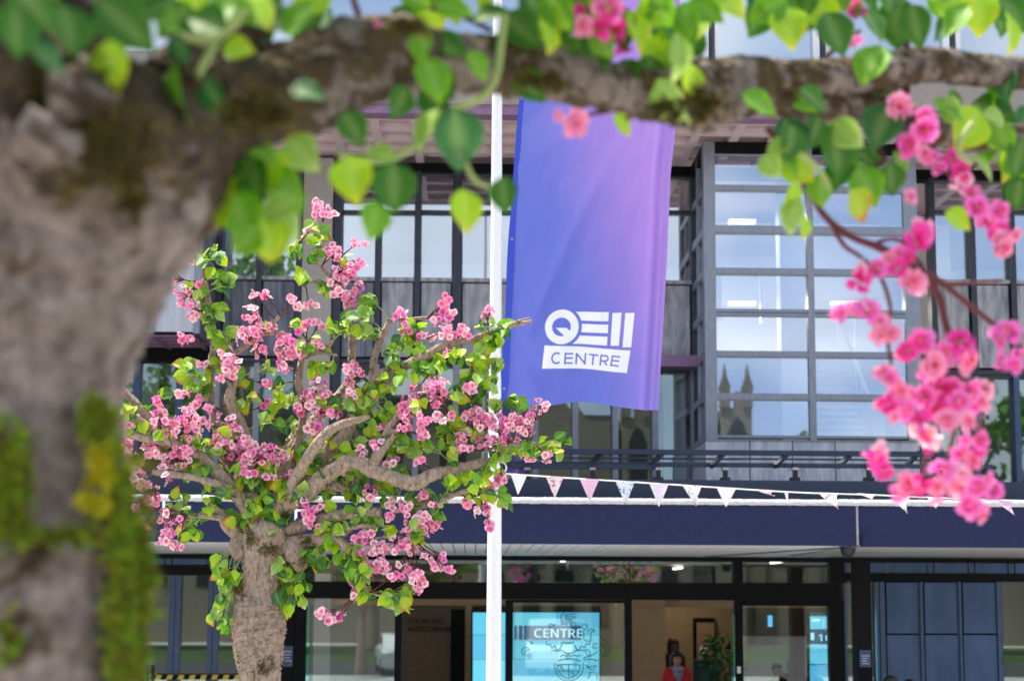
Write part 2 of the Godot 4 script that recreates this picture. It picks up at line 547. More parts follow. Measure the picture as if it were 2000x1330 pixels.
func bays_of_windows(b: Node3D, lines: Array, X: Callable, y_top: float, y_sill: float, y_panel: float, y_low_top: float, y_low_bot: float) -> void:
	var zf := -FACADE
	for i in lines.size():
		var wide := 0.075 if absf(lines[i] - 891.5) < 2.0 else 0.046
		var x: float = X.call(lines[i])
		bx(b, "mullion", M.frame, x - wide, y_panel - 0.02, x + wide, y_top, zf + 0.13, 0.2)
		bx(b, "mullion", M.frame_blue if lines[i] > 1800.0 else M.frame_pale, x - 0.045, y_low_bot, x + 0.045, y_low_top, zf + 0.1, 0.16)
		if i + 1 >= lines.size():
			continue
		var x2: float = X.call(lines[i + 1])
		var wide2 := 0.075 if absf(lines[i + 1] - 891.5) < 2.0 else 0.046
		var um: float = (lines[i] + lines[i + 1]) / 2.0
		if um > 590.0 and um < 650.0:
			continue
		var xa := x + wide
		var xb := x2 - wide2
		# upper window: pane with a transom and a sill
		var w := holder(b, "window")
		var y_tr: float = at(um, 416, FACADE).y
		var hung := bx(w, "pane", M.glass_upper, xa + 0.012, y_sill + 0.03, xb - 0.012, y_tr - 0.03, zf, 0.018)
		hung.rotation_degrees = Vector3(rng.randf_range(-0.25, 0.25), rng.randf_range(-0.3, 0.3), 0)
		bx(w, "pane", M.glass_upper, xa + 0.012, y_tr + 0.03, xb - 0.012, y_top - 0.03, zf + 0.001, 0.018)
		bx(w, "transom", M.frame, xa, y_tr - 0.03, xb, y_tr + 0.03, zf + 0.06, 0.09)
		bx(w, "window_sill", M.zinc_mid, xa, y_sill - 0.03, xb, y_sill + 0.03, zf + 0.10, 0.14)
		bx(w, "frame", M.frame, xa, y_top - 0.03, xb, y_top, zf + 0.04, 0.08)
		# zinc panel: a raised sheet with dark recessed joints
		var zinc: Material = M.zinc_dark if um < 590.0 else (M.zinc_mid if um > 880.0 else (M.zinc_dark if i % 3 == 0 else M.zinc_mid))
		bx(b, "panel_backing", M.black, xa, y_panel, xb, y_sill - 0.03, zf + 0.02, 0.05)
		bx(b, "zinc_panel", zinc, xa + 0.022, y_panel + 0.02, xb - 0.022, y_sill - 0.05, zf + 0.055 + 0.004 * (i % 3), 0.04)
		# lower window
		var lw := holder(b, "window")
		var low := bx(lw, "pane", M.glass_low, x + 0.05, y_low_bot + 0.04, x2 - 0.05, y_low_top - 0.04, zf - 0.01, 0.018)
		low.rotation_degrees = Vector3(rng.randf_range(-0.3, 0.3), rng.randf_range(-0.4, 0.4) + (2.6 if um > 960.0 and um < 1400.0 else 0.0), 0)
		bx(lw, "frame", M.frame, x + 0.045, y_low_top - 0.04, x2 - 0.045, y_low_top + 0.015, zf + 0.05, 0.1)
		bx(lw, "frame", M.frame, x + 0.045, y_low_bot - 0.02, x2 - 0.045, y_low_bot + 0.04, zf + 0.05, 0.1)
	var xs: float = X.call(lines[0])
	var xe: float = X.call(lines[-1])
	bx(b, "string_course", M.frame, xs, y_low_top + 0.015, xe, y_panel - 0.02, zf + 0.08, 0.2)

func curtain(parent: Node3D, a: Vector3, c: Vector3, folds: int) -> void:
	var st := SurfaceTool.new()
	st.begin(Mesh.PRIMITIVE_TRIANGLES)
	var n := folds * 6
	for i in n:
		var t0 := float(i) / n
		var t1 := float(i + 1) / n
		var p0 := Vector3(lerpf(a.x, c.x, t0), a.y, a.z + 0.03 * sin(t0 * folds * TAU))
		var p1 := Vector3(lerpf(a.x, c.x, t1), a.y, a.z + 0.03 * sin(t1 * folds * TAU))
		var q0 := Vector3(p0.x, c.y, p0.z)
		var q1 := Vector3(p1.x, c.y, p1.z)
		for p in [p0, p1, q0, p1, q1, q0]:
			st.add_vertex(p)
	st.index()
	st.generate_normals()
	part(parent, "curtain", st.commit(), M.curtain)

func make_bay(b: Node3D, y_soffit: float) -> void:
	var bay := holder(b, "glazed_bay")
	var xl: float = at(1377, 600, BAY).x
	var xr: float = at(1797, 600, BAY).x
	var y_bot: float = at(1400, 859, BAY).y
	var y_low: float = at(1400, 960, BAY).y
	var z := -BAY
	var y_top := y_soffit - 0.003
	# corner post, right post, middle post
	var xc: float = at(1399.5, 600, BAY).x
	bx(bay, "corner_post", M.frame_pale, xl, y_bot, xc, y_top, z, 0.19)
	var xm0: float = at(1579, 600, BAY).x
	var xm1: float = at(1592, 600, BAY).x
	bx(bay, "post", M.frame_pale, xm0, y_bot, xm1, y_top, z + 0.004, 0.16)
	var xe: float = at(1770, 600, BAY).x
	bx(bay, "post", M.frame_pale, xe, y_bot, xr, y_top, z, 0.19)
	var rows := [[303.0, 361.0], [374.0, 440.0], [457.0, 523.0], [537.0, 603.0], [618.0, 685.0], [698.0, 768.0], [782.0, 850.0]]
	var cols := [[xc, xm0], [xm1, xe]]
	for r in rows.size():
		var ya: float = at(1490, rows[r][0], BAY).y
		var yb: float = at(1490, rows[r][1], BAY).y
		for c in cols:
			var tilt := rng.randf_range(-0.2, 0.2)
			part(bay, "pane", box_mesh(Vector3(c[1] - c[0] - 0.02, ya - yb, 0.018)), M.glass_bay, Transform3D(Basis.from_euler(Vector3(deg_to_rad(tilt), 0, 0)), Vector3((c[0] + c[1]) / 2, (ya + yb) / 2, z - 0.05)))
			bx(bay, "glazing_bead", M.frame_pale, c[0], yb - 0.018, c[1], yb, z - 0.012, 0.05)
			bx(bay, "glazing_bead", M.frame_pale, c[0], ya, c[1], ya + 0.018, z - 0.012, 0.05)
		var y_next: float = at(1490, rows[r + 1][0], BAY).y if r + 1 < rows.size() else y_bot + 0.018
		for c in cols:
			bx(bay, "transom", M.frame_pale, c[0], y_next + 0.018, c[1], yb - 0.018, z - 0.002, 0.12)
			if r == 3:
				bx(bay, "joint_cover", M.frame, c[0], (yb + y_next) / 2 - 0.006, c[1], (yb + y_next) / 2 + 0.006, z + 0.003, 0.02)
	bx(bay, "bay_head", M.black, xc, at(1490, 303, BAY).y + 0.018, xe, y_top, z - 0.004, 0.15)
	# the receding left side
	var depth := FACADE - BAY
	for r in rows.size():
		var ya: float = at(1490, rows[r][0], BAY).y
		var yb: float = at(1490, rows[r][1], BAY).y
		for k in 2:
			var za := z - 0.22 - k * (depth - 0.24) / 2.0
			var zb := za - (depth - 0.24) / 2.0 + 0.06
			bx(bay, "pane", M.glass_bay, xl + 0.05, yb, xl + 0.068, ya, za, za - zb)
		var y_next: float = at(1490, rows[r + 1][0], BAY).y if r + 1 < rows.size() else y_bot
		bx(bay, "transom", M.frame_pale, xl + 0.003, y_next, xl + 0.12, yb, z - 0.19, depth - 0.2)
	bx(bay, "post", M.frame_pale, xl + 0.002, y_bot, xl + 0.12, y_top, z - 0.22 - (depth - 0.24) / 2.0 + 0.06, 0.06)
	bx(bay, "post", M.frame, xl + 0.01, y_bot, xl + 0.14, y_top, -FACADE + 0.12, 0.1)
	bx(bay, "bay_head", M.black, xl + 0.006, at(1490, 303, BAY).y, xl + 0.12, y_top, z - 0.19, depth - 0.2)
	# zinc apron below the bay
	var joints := [1377.0, 1464.5, 1548.0, 1631.5, 1715.0, 1797.0]
	for i in joints.size() - 1:
		var xa: float = at(joints[i], 890, BAY).x
		var xb: float = at(joints[i + 1], 890, BAY).x
		bx(bay, "apron_panel", M.zinc_pale, xa + 0.008, y_low, xb - 0.008, y_bot - 0.02, z + 0.03 + 0.003 * (i % 2), 0.05)
	bx(bay, "apron_panel", M.zinc_pale, xl - 0.0, y_low, xl + 0.04, y_bot - 0.02, z - 0.025, depth)
	bx(bay, "apron_backing", M.frame, xl + 0.045, y_low, xr, y_bot, z - 0.03, 0.1)
	bx(bay, "bay_ledge", M.frame_pale, xl - 0.01, y_bot - 0.02, xr, y_bot, z + 0.045, depth)
	bx(bay, "bay_floor", M.pale_wall, xl + 0.15, y_bot - 0.1, xr - 0.1, y_bot - 0.025, z - 0.2, 4.0)
	bx(bay, "post", M.shaded_grey, xr - 0.12, y_low, xr, y_top, z - 0.2, depth)
	# inside: white pier, stair flights with a rail
	var inside := holder(b, "stair_hall")
	bx(inside, "white_pier", M.pale_wall, at(1526, 600, 22.4).x, y_bot - 0.02, at(1582, 600, 22.4).x, y_soffit, -22.4, 0.3)
	for uu in [1402.0, 1486.0]:
		bx(inside, "white_post", M.white_metal, at(uu, 600, 23.2).x, at(1450, 628, 23.2).y, at(uu + 8, 600, 23.2).x, at(1450, 528, 23.2).y, -23.2, 0.06)
	bx(inside, "white_post", M.white_metal, at(1400, 600, 23.2).x, at(1450, 536, 23.2).y, at(1520, 600, 23.2).x, at(1450, 529, 23.2).y, -23.19, 0.06)
	for k in 10:
		var vv := 705.0 + 15.5 * k
		bx(inside, "stair_tread", M.white_metal, at(1594, vv, 22.8).x, at(1640, vv + 4.5, 22.8).y, at(1690 + (k % 3) * 4, vv, 22.8).x, at(1640, vv, 22.8).y, -22.8 - 0.16 * (9 - k), 0.3)
	bar(inside, "stair_rail", M.white_metal, at(1636, 610, 22.6), at(1708, 800, 22.3), 0.05, 0.05)
	bar(inside, "stair_rail", M.white_metal, at(1672, 590, 22.6), at(1672, 680, 22.6), 0.03, 0.03)
	for k in 7:
		var f := k / 6.0
		bar(inside, "stair_baluster", M.white_metal, at(1636, 610, 22.6).lerp(at(1708, 800, 22.3), f), at(1636, 610, 22.6).lerp(at(1708, 800, 22.3), f) - Vector3(0, 0.5, 0), 0.014, 0.014)
	for q in [[1450.0, 432.0], [1450.0, 592.0], [1650.0, 592.0]]:
		var c := at(q[0], q[1], 23.4)
		var glow := mat(lin(.9, .88, .8), 0.6)
		glow.emission_enabled = true
		glow.emission = lin(1.0, .93, .8)
		glow.emission_energy_multiplier = 1.0
		part(inside, "strip_light", box_mesh(Vector3(0.45, 0.04, 0.12)), glow, Transform3D(Basis(), c))
		var a := AreaLight3D.new()
		a.name = "strip_light_source"
		a.area_size = Vector2(0.45, 0.12)
		a.light_color = lin(1.0, .93, .82)
		a.light_energy = 4.0
		a.area_range = 12.0
		a.shadow_enabled = true
		inside.add_child(a, true)
		a.position = c - Vector3(0, 0.03, 0)
		a.rotation_degrees = Vector3(-90, 0, 0)
	bx(inside, "inner_wall", M.pale_wall, at(1380, 600, 25.5).x, y_bot - 0.1, at(1860, 600, 25.5).x, y_soffit, -25.5, 0.2)

func box_mesh(s: Vector3) -> BoxMesh:
	var m := BoxMesh.new()
	m.size = s
	return m

func make_left_bay(b: Node3D, y_soffit: float) -> void:
	var bay := holder(b, "zinc_bay")
	var d := 20.9
	var z := -d
	var y_bot: float = at(320, 652, d).y
	var xr: float = at(386, 600, d).x
	var seams := [-160.0, -75.0, 10.0, 95.0, 180.0, 295.0, 385.0]
	var y_sill: float = at(320, 486, d).y
	for i in seams.size() - 1:
		var xa: float = at(seams[i], 600, d).x
		var xb: float = at(seams[i + 1], 600, d).x
		bx(bay, "zinc_panel", M.zinc_pale, xa + 0.05, y_bot + 0.03, xb - 0.05, y_sill - 0.04, z + 0.02 + 0.003 * (i % 2), 0.04)
		bx(bay, "panel_rib", M.frame_pale, xb - 0.048, y_bot, xb + 0.048, y_soffit, z + 0.06, 0.12)
		bx(bay, "panel_backing", M.black, xa + 0.05, y_bot, xb - 0.05, y_sill, z - 0.01, 0.06)
		bx(bay, "pane", M.glass_upper, xa + 0.05, y_sill + 0.04, xb - 0.05, y_soffit - 0.15, z, 0.02)
		bx(bay, "window_sill", M.zinc_pale, xa + 0.048, y_sill - 0.04, xb - 0.048, y_sill + 0.04, z + 0.04, 0.1)
	bx(bay, "side_panel", M.zinc_dark, xr - 0.02, y_bot, xr + 0.035, y_soffit, z + 0.02, FACADE - d)
	# underside with ribs
	bx(bay, "underside", M.soffit_violet, at(-160, 650, d).x, y_bot + 0.02, xr - 0.02, y_bot + 0.1, z - 0.05, FACADE - d)
	for k in 5:
		bx(bay, "underside_rib", M.soffit_violet, at(-160, 650, d).x, y_bot - 0.03, xr - 0.05, y_bot + 0.018, z - 0.08 - k * 0.28, 0.07)
	for k in 8:
		var x: float = xr - 0.1 - k * 0.55
		bx(bay, "underside_rib", M.soffit_violet, x - 0.035, y_bot - 0.027, x + 0.035, y_bot + 0.018, z - 0.16, FACADE - d - 0.2)
	# recessed dark windows below it
	var zl := -FACADE
	for u in [120.0, 200.0, 268.0, 352.0, 408.0]:
		bx(bay, "mullion", M.frame_blue, at(u - 7, 750, FACADE).x, at(320, 985, FACADE).y, at(u + 7, 750, FACADE).x, at(320, 708, FACADE).y, zl + 0.1, 0.16)
	for p in [[127.0, 193.0], [207.0, 261.0], [275.0, 345.0], [359.0, 401.0], [415.0, 421.0]]:
		bx(bay, "pane", M.glass_low, at(p[0], 750, FACADE).x, at(320, 985, FACADE).y, at(p[1], 750, FACADE).x, at(320, 708, FACADE).y, zl, 0.02)
	bx(bay, "window_head", M.black, at(60, 700, FACADE).x, at(320, 708, FACADE).y, at(424, 700, FACADE).x, y_bot + 0.02, zl + 0.12, 0.2)

func make_canopy(b: Node3D) -> void:
	var c := holder(b, "entrance_canopy")
	var d := CANOPY
	var z := -d
	var xl: float = at(-420, 1060, d).x
	var xm: float = at(1676, 1030, d).x
	var xr: float = at(2330, 1030, d).x
	var y0: float = at(1000, 1062.5, d).y
	var y1: float = at(1000, 984, d).y
	var y2: float = at(1000, 972, d).y
	fascia_cloth(c, xl, xm - 0.016, y0, y1, z, 0.0)
	fascia_cloth(c, xm + 0.022, xr, y0 - 0.012, y1 - 0.01, z + 0.004, 1.0)
	bx(c, "fascia_joint", M.flashing, xm - 0.012, y0 + 0.01, xm + 0.018, y1, z - 0.02, 0.03)
	bx(c, "fascia_backing", M.black, xl, y0 + 0.02, xr, y1, z - 0.06, 0.1)
	var e := xl
	var k := 0
	while e < xr:
		var n := minf(e + 2.55, xr)
		edge_strip(c, e + 0.002, n - 0.002, y1 + 0.002, y2 + 0.006 * (k % 2), z + 0.03)
		e = n
		k += 1
	# roof deck and dark upstand behind the edge
	bx(c, "canopy_deck", M.steel_dark, xl, y1 - 0.1, xr, y1 - 0.02, z - 0.17, FACADE - d - 0.2)
	bx(c, "canopy_upstand", M.rail, xl, y1, xr, at(1200, 936, 18.3).y, -18.3, 0.12)
	# underside boards
	var gap := 0.147
	var x := xl
	var n_board := 0
	while x < xm - 0.1:
		if x > at(150, 1060, d).x:
			bx(c, "soffit_board", M.board, x, y0 + 0.012 + 0.002 * (n_board % 2), x + gap - 0.014, y0 + 0.034, z - 0.17, FACADE - d - 0.4)
		x += gap
		n_board += 1
	bx(c, "soffit_sheet", M.shaded_grey, xl, y0 + 0.036, xm + 0.2, y0 + 0.06, z - 0.17, FACADE - d - 0.3)
	bx(c, "soffit_sheet", M.ceiling, xm + 0.2, y0 + 0.026, xr, y0 + 0.06, z - 0.17, FACADE - d - 0.3)
	bx(c, "soffit_beam", M.black, xl, at(1000, 1095, FACADE).y, xr, at(1000, 1086, FACADE).y, -FACADE + 0.12, 0.2)
	bar(c, "soffit_gutter", M.shaded_grey, Vector3(xm + 0.05, y0 + 0.008, z - 0.2), Vector3(xm - 1.2, y0 + 0.008, -FACADE + 0.3), 0.05, 0.03)
	# dome camera at the joint
	part(c, "dome_camera", lathe([Vector2(0.0, -0.12), Vector2(0.06, -0.105), Vector2(0.09, -0.06), Vector2(0.1, 0.0), Vector2(0.11, 0.005), Vector2(0.11, 0.04)], 16), M.steel_dark, Transform3D(Basis(), Vector3(at(1657, 1076, d + 0.4).x, y0 - 0.005, z - 0.4)))
	# white letters on the cloth
	var lz := z + 0.012
	words(c, "letter", "E", 0.265, Vector3(at(569, 1025, d).x, at(569, 1025, d).y - 0.05, lz), M.letter, false, 1.0, 0.012)
	words(c, "letter", "I", 0.265, Vector3(at(308, 1022, d).x, at(308, 1022, d).y - 0.05, lz), M.letter, false, 1.0, 0.012)
	# free-standing dark column with its notice
	panel(c, "column", M.black, 1676, 1094, 1704, 1560, 20.0, 0.3)
	var note := panel(c, "notice_plate", M.frame_blue, 1680, 1270, 1702, 1303, 19.985, 0.012)
	for r in 4:
		panel(c, "notice_line", M.zinc_pale, 1684 + r % 2, 1280 + r * 5.0, 1699 - (r % 3) * 2, 1281.6 + r * 5.0, 19.970, 0.004)
	note.set_meta("label", "small blue notice plate on the dark column")

# taut printed cloth with slight drawn folds at its end
func fascia_cloth(parent: Node3D, x0: float, x1: float, y0: float, y1: float, z: float, pull: float) -> void:
	var st := SurfaceTool.new()
	st.begin(Mesh.PRIMITIVE_TRIANGLES)
	var n := 90
	var m := 14
	var pt := func(i: int, j: int) -> Vector3:
		var s := float(i) / n
		s = s * s if pull > 0.0 else s
		var t := float(j) / m
		var x := lerpf(x0, x1, s)
		var y := lerpf(y0, y1, t)
		var q := 0.004 * fine.get_noise_3d(x * 3.0, y * 0.7, 4.0)
		if pull > 0.0:
			var r := Vector2(x - x0, (y - lerpf(y0, y1, 0.2)) * 1.0)
			q += 0.022 * exp(-r.length() * 5.0) * sin(r.angle() * 11.0)
		return Vector3(x, y, z + q)
	for i in n:
		for j in m:
			var a: Vector3 = pt.call(i, j)
			var b: Vector3 = pt.call(i + 1, j)
			var c: Vector3 = pt.call(i, j + 1)
			var d: Vector3 = pt.call(i + 1, j + 1)
			for p in [a, c, b, b, c, d]:
				st.add_vertex(p)
	st.index()
	st.generate_normals()
	part(parent, "fascia_cloth", st.commit(), M.banner_navy)

func edge_strip(parent: Node3D, x0: float, x1: float, y0: float, y1: float, z: float) -> void:
	var st := SurfaceTool.new()
	st.begin(Mesh.PRIMITIVE_TRIANGLES)
	var prof := [Vector2(-0.02, y0), Vector2(0.0, y0 + 0.004), Vector2(0.004, y0 + 0.02), Vector2(0.0, y1 - 0.012), Vector2(-0.02, y1), Vector2(-0.16, y1 + 0.004)]
	var n := 60
	for i in n:
		for j in prof.size() - 1:
			var q := []
			for k in [[i, j], [i + 1, j], [i, j + 1], [i + 1, j + 1]]:
				var x := lerpf(x0, x1, float(k[0]) / n)
				var p: Vector2 = prof[k[1]]
				var w := 0.006 * fine.get_noise_3d(x * 30.0, p.y * 40.0, 7.0)
				q.append(Vector3(x, p.y + w, z + p.x + w))
			for k in [0, 2, 1, 1, 2, 3]:
				st.add_vertex(q[k])
	st.index()
	st.generate_normals()
	part(parent, "edge_flashing", st.commit(), M.flashing)

func make_rails(b: Node3D) -> void:
	var r := holder(b, "roof_rail_frame")
	var d := 19.2
	for p in [[1005.0, 1885.0, 879.0, 889.0, 19.2], [1050.0, 1450.0, 893.5, 896.5, 19.2], [980.0, 1700.0, 903.0, 911.5, 18.9], [1000.0, 1284.0, 907.0, 916.0, 18.7], [1535.0, 1940.0, 906.0, 914.0, 18.7], [1424.0, 1920.0, 896.0, 899.0, 19.1]]:
		panel(r, "rail", M.rail, p[0], p[2], p[1], p[3], p[4], 0.06)
	for u in [1270.0, 1390.0, 1515.0, 1640.0, 1770.0, 1150.0]:
		bar(r, "rail_arm", M.steel_dark, at(u, 911, 18.75), at(u + 26, 884, 19.5), 0.05, 0.06)
	for u in [1030.0, 1158.0, 1287.0, 1418.0, 1555.0, 1700.0, 1840.0]:
		panel(r, "rail_post", M.steel_dark, u - 4, 906, u + 4, 940, 18.6, 0.08)
		panel(r, "rail_clamp", M.chrome, u - 6, 913, u + 6, 918, 18.58, 0.1)
		panel(r, "rail_foot", M.steel_dark, u - 9, 932, u + 9, 939, 18.56, 0.12)

func make_entrance(b: Node3D) -> void:
	var g := holder(b, "entrance_glazing")
	var d := FACADE
	var P := func(called: String, m: Material, u0: float, v0: float, u1: float, v1: float, out: float, thick: float) -> MeshInstance3D:
		return panel(g, called, m, u0, v0, u1, v1, d - out, thick)
	# fanlights
	P.call("frame", M.black, 590, 1138, 1640, 1171, 0.10, 0.22)
	for q in [[598.0, 760.0], [762.0, 948.0], [950.0, 1229.0], [1231.0, 1434.0], [1452.0, 1622.0]]:
		P.call("fanlight", M.glass_door, q[0], 1094, q[1], 1138, 0.0, 0.02)
	for u in [[590.0, 597.5], [1434.5, 1451.5], [1622.5, 1651.0]]:
		P.call("post", M.black, u[0], 1093, u[1], 1138, 0.09, 0.2)
	# door leaves
	P.call("post", M.black, 574, 1171, 597, 1560, 0.08, 0.2)
	P.call("glass_fin", M.glass_edge, 597.5, 1172, 604, 1560, 0.20, 0.22)
	P.call("glass_fin", M.glass_edge, 597.5, 1094, 604, 1137, 0.20, 0.22)
	P.call("door_leaf", M.glass_door, 605, 1172, 770, 1560, 0.03, 0.02)
	P.call("door_stile", M.black, 770.5, 1171.5, 784, 1560, 0.07, 0.1)
	P.call("door_stile", M.black, 987, 1171.5, 1002, 1560, 0.07, 0.1)
	P.call("door_leaf", M.glass_door, 1002.5, 1178, 1220, 1560, 0.03, 0.02)
	P.call("door_rail", M.black, 1002.5, 1171.5, 1220, 1177.5, 0.06, 0.09)
	P.call("door_stile", M.black, 1220.5, 1171.5, 1235, 1560, 0.07, 0.1)
	P.call("door_stile", M.black, 1436, 1171.5, 1452, 1560, 0.07, 0.1)
	P.call("door_leaf", M.glass_door, 1452.5, 1184, 1622, 1560, 0.03, 0.02)
	P.call("door_rail", M.black, 1452.5, 1171.5, 1622, 1183.5, 0.06, 0.09)
	P.call("post", M.black, 1622.5, 1171.5, 1651, 1560, 0.09, 0.2)
	P.call("frame_edge", M.frame_blue, 1651.5, 1140, 1656, 1560, 0.06, 0.1)
	P.call("intercom", M.white_metal, 1440.5, 1302, 1447.5, 1315, 0.09, 0.02)
	P.call("glass_fin", M.glass_edge, 1433, 1200, 1436, 1560, 0.15, 0.2)
	# wall right of the doors: narrow panes and dark blue metal doors
	P.call("frame", M.black, 1651, 1121, 2330, 1136, 0.10, 0.3)
	var tops := [1651.5, 1661.0, 1673.0, 1690.0, 1733.0, 1747.0, 1812.0, 1825.0, 1892.0, 1905.0, 1970.0, 1983.0, 2048.0, 2061.0, 2126.0]
	for i in tops.size() - 1:
		P.call("top_panel", M.zinc_blue if i % 2 else M.frame_blue, tops[i] + 1.2, 1099, tops[i + 1] - 1.2, 1120.5, 0.05 + 0.01 * (i % 2), 0.06)
	P.call("pane", M.glass_low, 1656.5, 1137, 1712, 1560, 0.0, 0.02)
	for c in [[1733.0, 1795.0], [1807.5, 1871.0], [1883.0, 1949.0]]:
		P.call("door_panel", M.zinc_blue, c[0], 1138, c[1], 1237, 0.08, 0.05)
		P.call("door_panel", M.zinc_blue, c[0] + 0.6, 1240.5, c[1] + 1.2, 1560, 0.083, 0.05)
	for c in [[1714.0, 1719.0], [1721.0, 1731.0], [1797.0, 1799.5], [1800.0, 1806.0], [1872.5, 1875.0], [1876.0, 1881.5], [1951.0, 1959.5]]:
		P.call("door_post", M.frame_blue, c[0], 1136.5, c[1], 1560, 0.12 if c[1] - c[0] > 4 else 0.09, 0.1)
	P.call("door_backing", M.black, 1713, 1136.5, 1960, 1560, 0.02, 0.04)
	P.call("pane", M.glass_low, 1960.5, 1137, 2320, 1560, 0.0, 0.02)
	# left of the doors
	P.call("frame", M.black, -420, 1103, 573, 1122, 0.10, 0.3)
	for q in [[296.0, 320.0], [322.0, 333.0], [336.0, 401.0], [404.0, 417.0], [419.0, 470.0], [473.0, 486.0], [489.0, 555.0]]:
		P.call("top_panel", M.zinc_blue if q[1] - q[0] > 20 else M.frame_blue, q[0], 1085, q[1], 1102.5, 0.05, 0.06)
	for q in [[150.0, 262.0], [264.0, 327.0], [350.0, 403.0], [424.0, 486.0], [508.0, 548.0]]:
		P.call("pane", M.glass_low, q[0], 1122.5, q[1], 1560, 0.0, 0.02)
	for q in [[327.5, 338.0], [339.0, 349.5], [403.5, 413.0], [414.0, 423.5], [486.5, 507.5]]:
		P.call("door_post", M.frame_blue, q[0], 1122.5, q[1], 1560, 0.08, 0.12)
	P.call("post", M.black, 548.5, 1122.5, 573.5, 1560, 0.06, 0.14)
	P.call("notice_plate", M.frame_blue, 551, 1262, 571, 1302, 0.075, 0.012)
	for r in 4:
		P.call("notice_line", M.zinc_pale, 555 + r % 2, 1272 + r * 6.0, 569 - (r % 3) * 2, 1273.6 + r * 6.0, 0.082, 0.004)
	# black and yellow hazard tape along the foot of the left windows
	var tape := thing("hazard_tape", "black and yellow striped hazard tape across the foot of the left windows", "tape")
	for k in 17:
		var u0 := 290.0 + k * 11.0
		var a := at(u0, 1318, d - 0.2)
		var c := at(u0 + 11.0, 1327, d - 0.2)
		var o := PackedVector2Array([Vector2(a.x, c.y), Vector2(c.x, c.y), Vector2(c.x + 0.03, a.y), Vector2(a.x + 0.03, a.y)])
		part(tape, "stripe", prism(o, 0.004), mat(lin(.55, .42, .02), 0.5) if k % 2 else M.black, Transform3D(Basis(), Vector3(0, 0, -d + 0.2)))
	for u in [288.0, 478.0]:
		panel(tape, "tape_post", M.steel_dark, u - 3, 1300, u + 3, 1516, d - 0.2, 0.04)

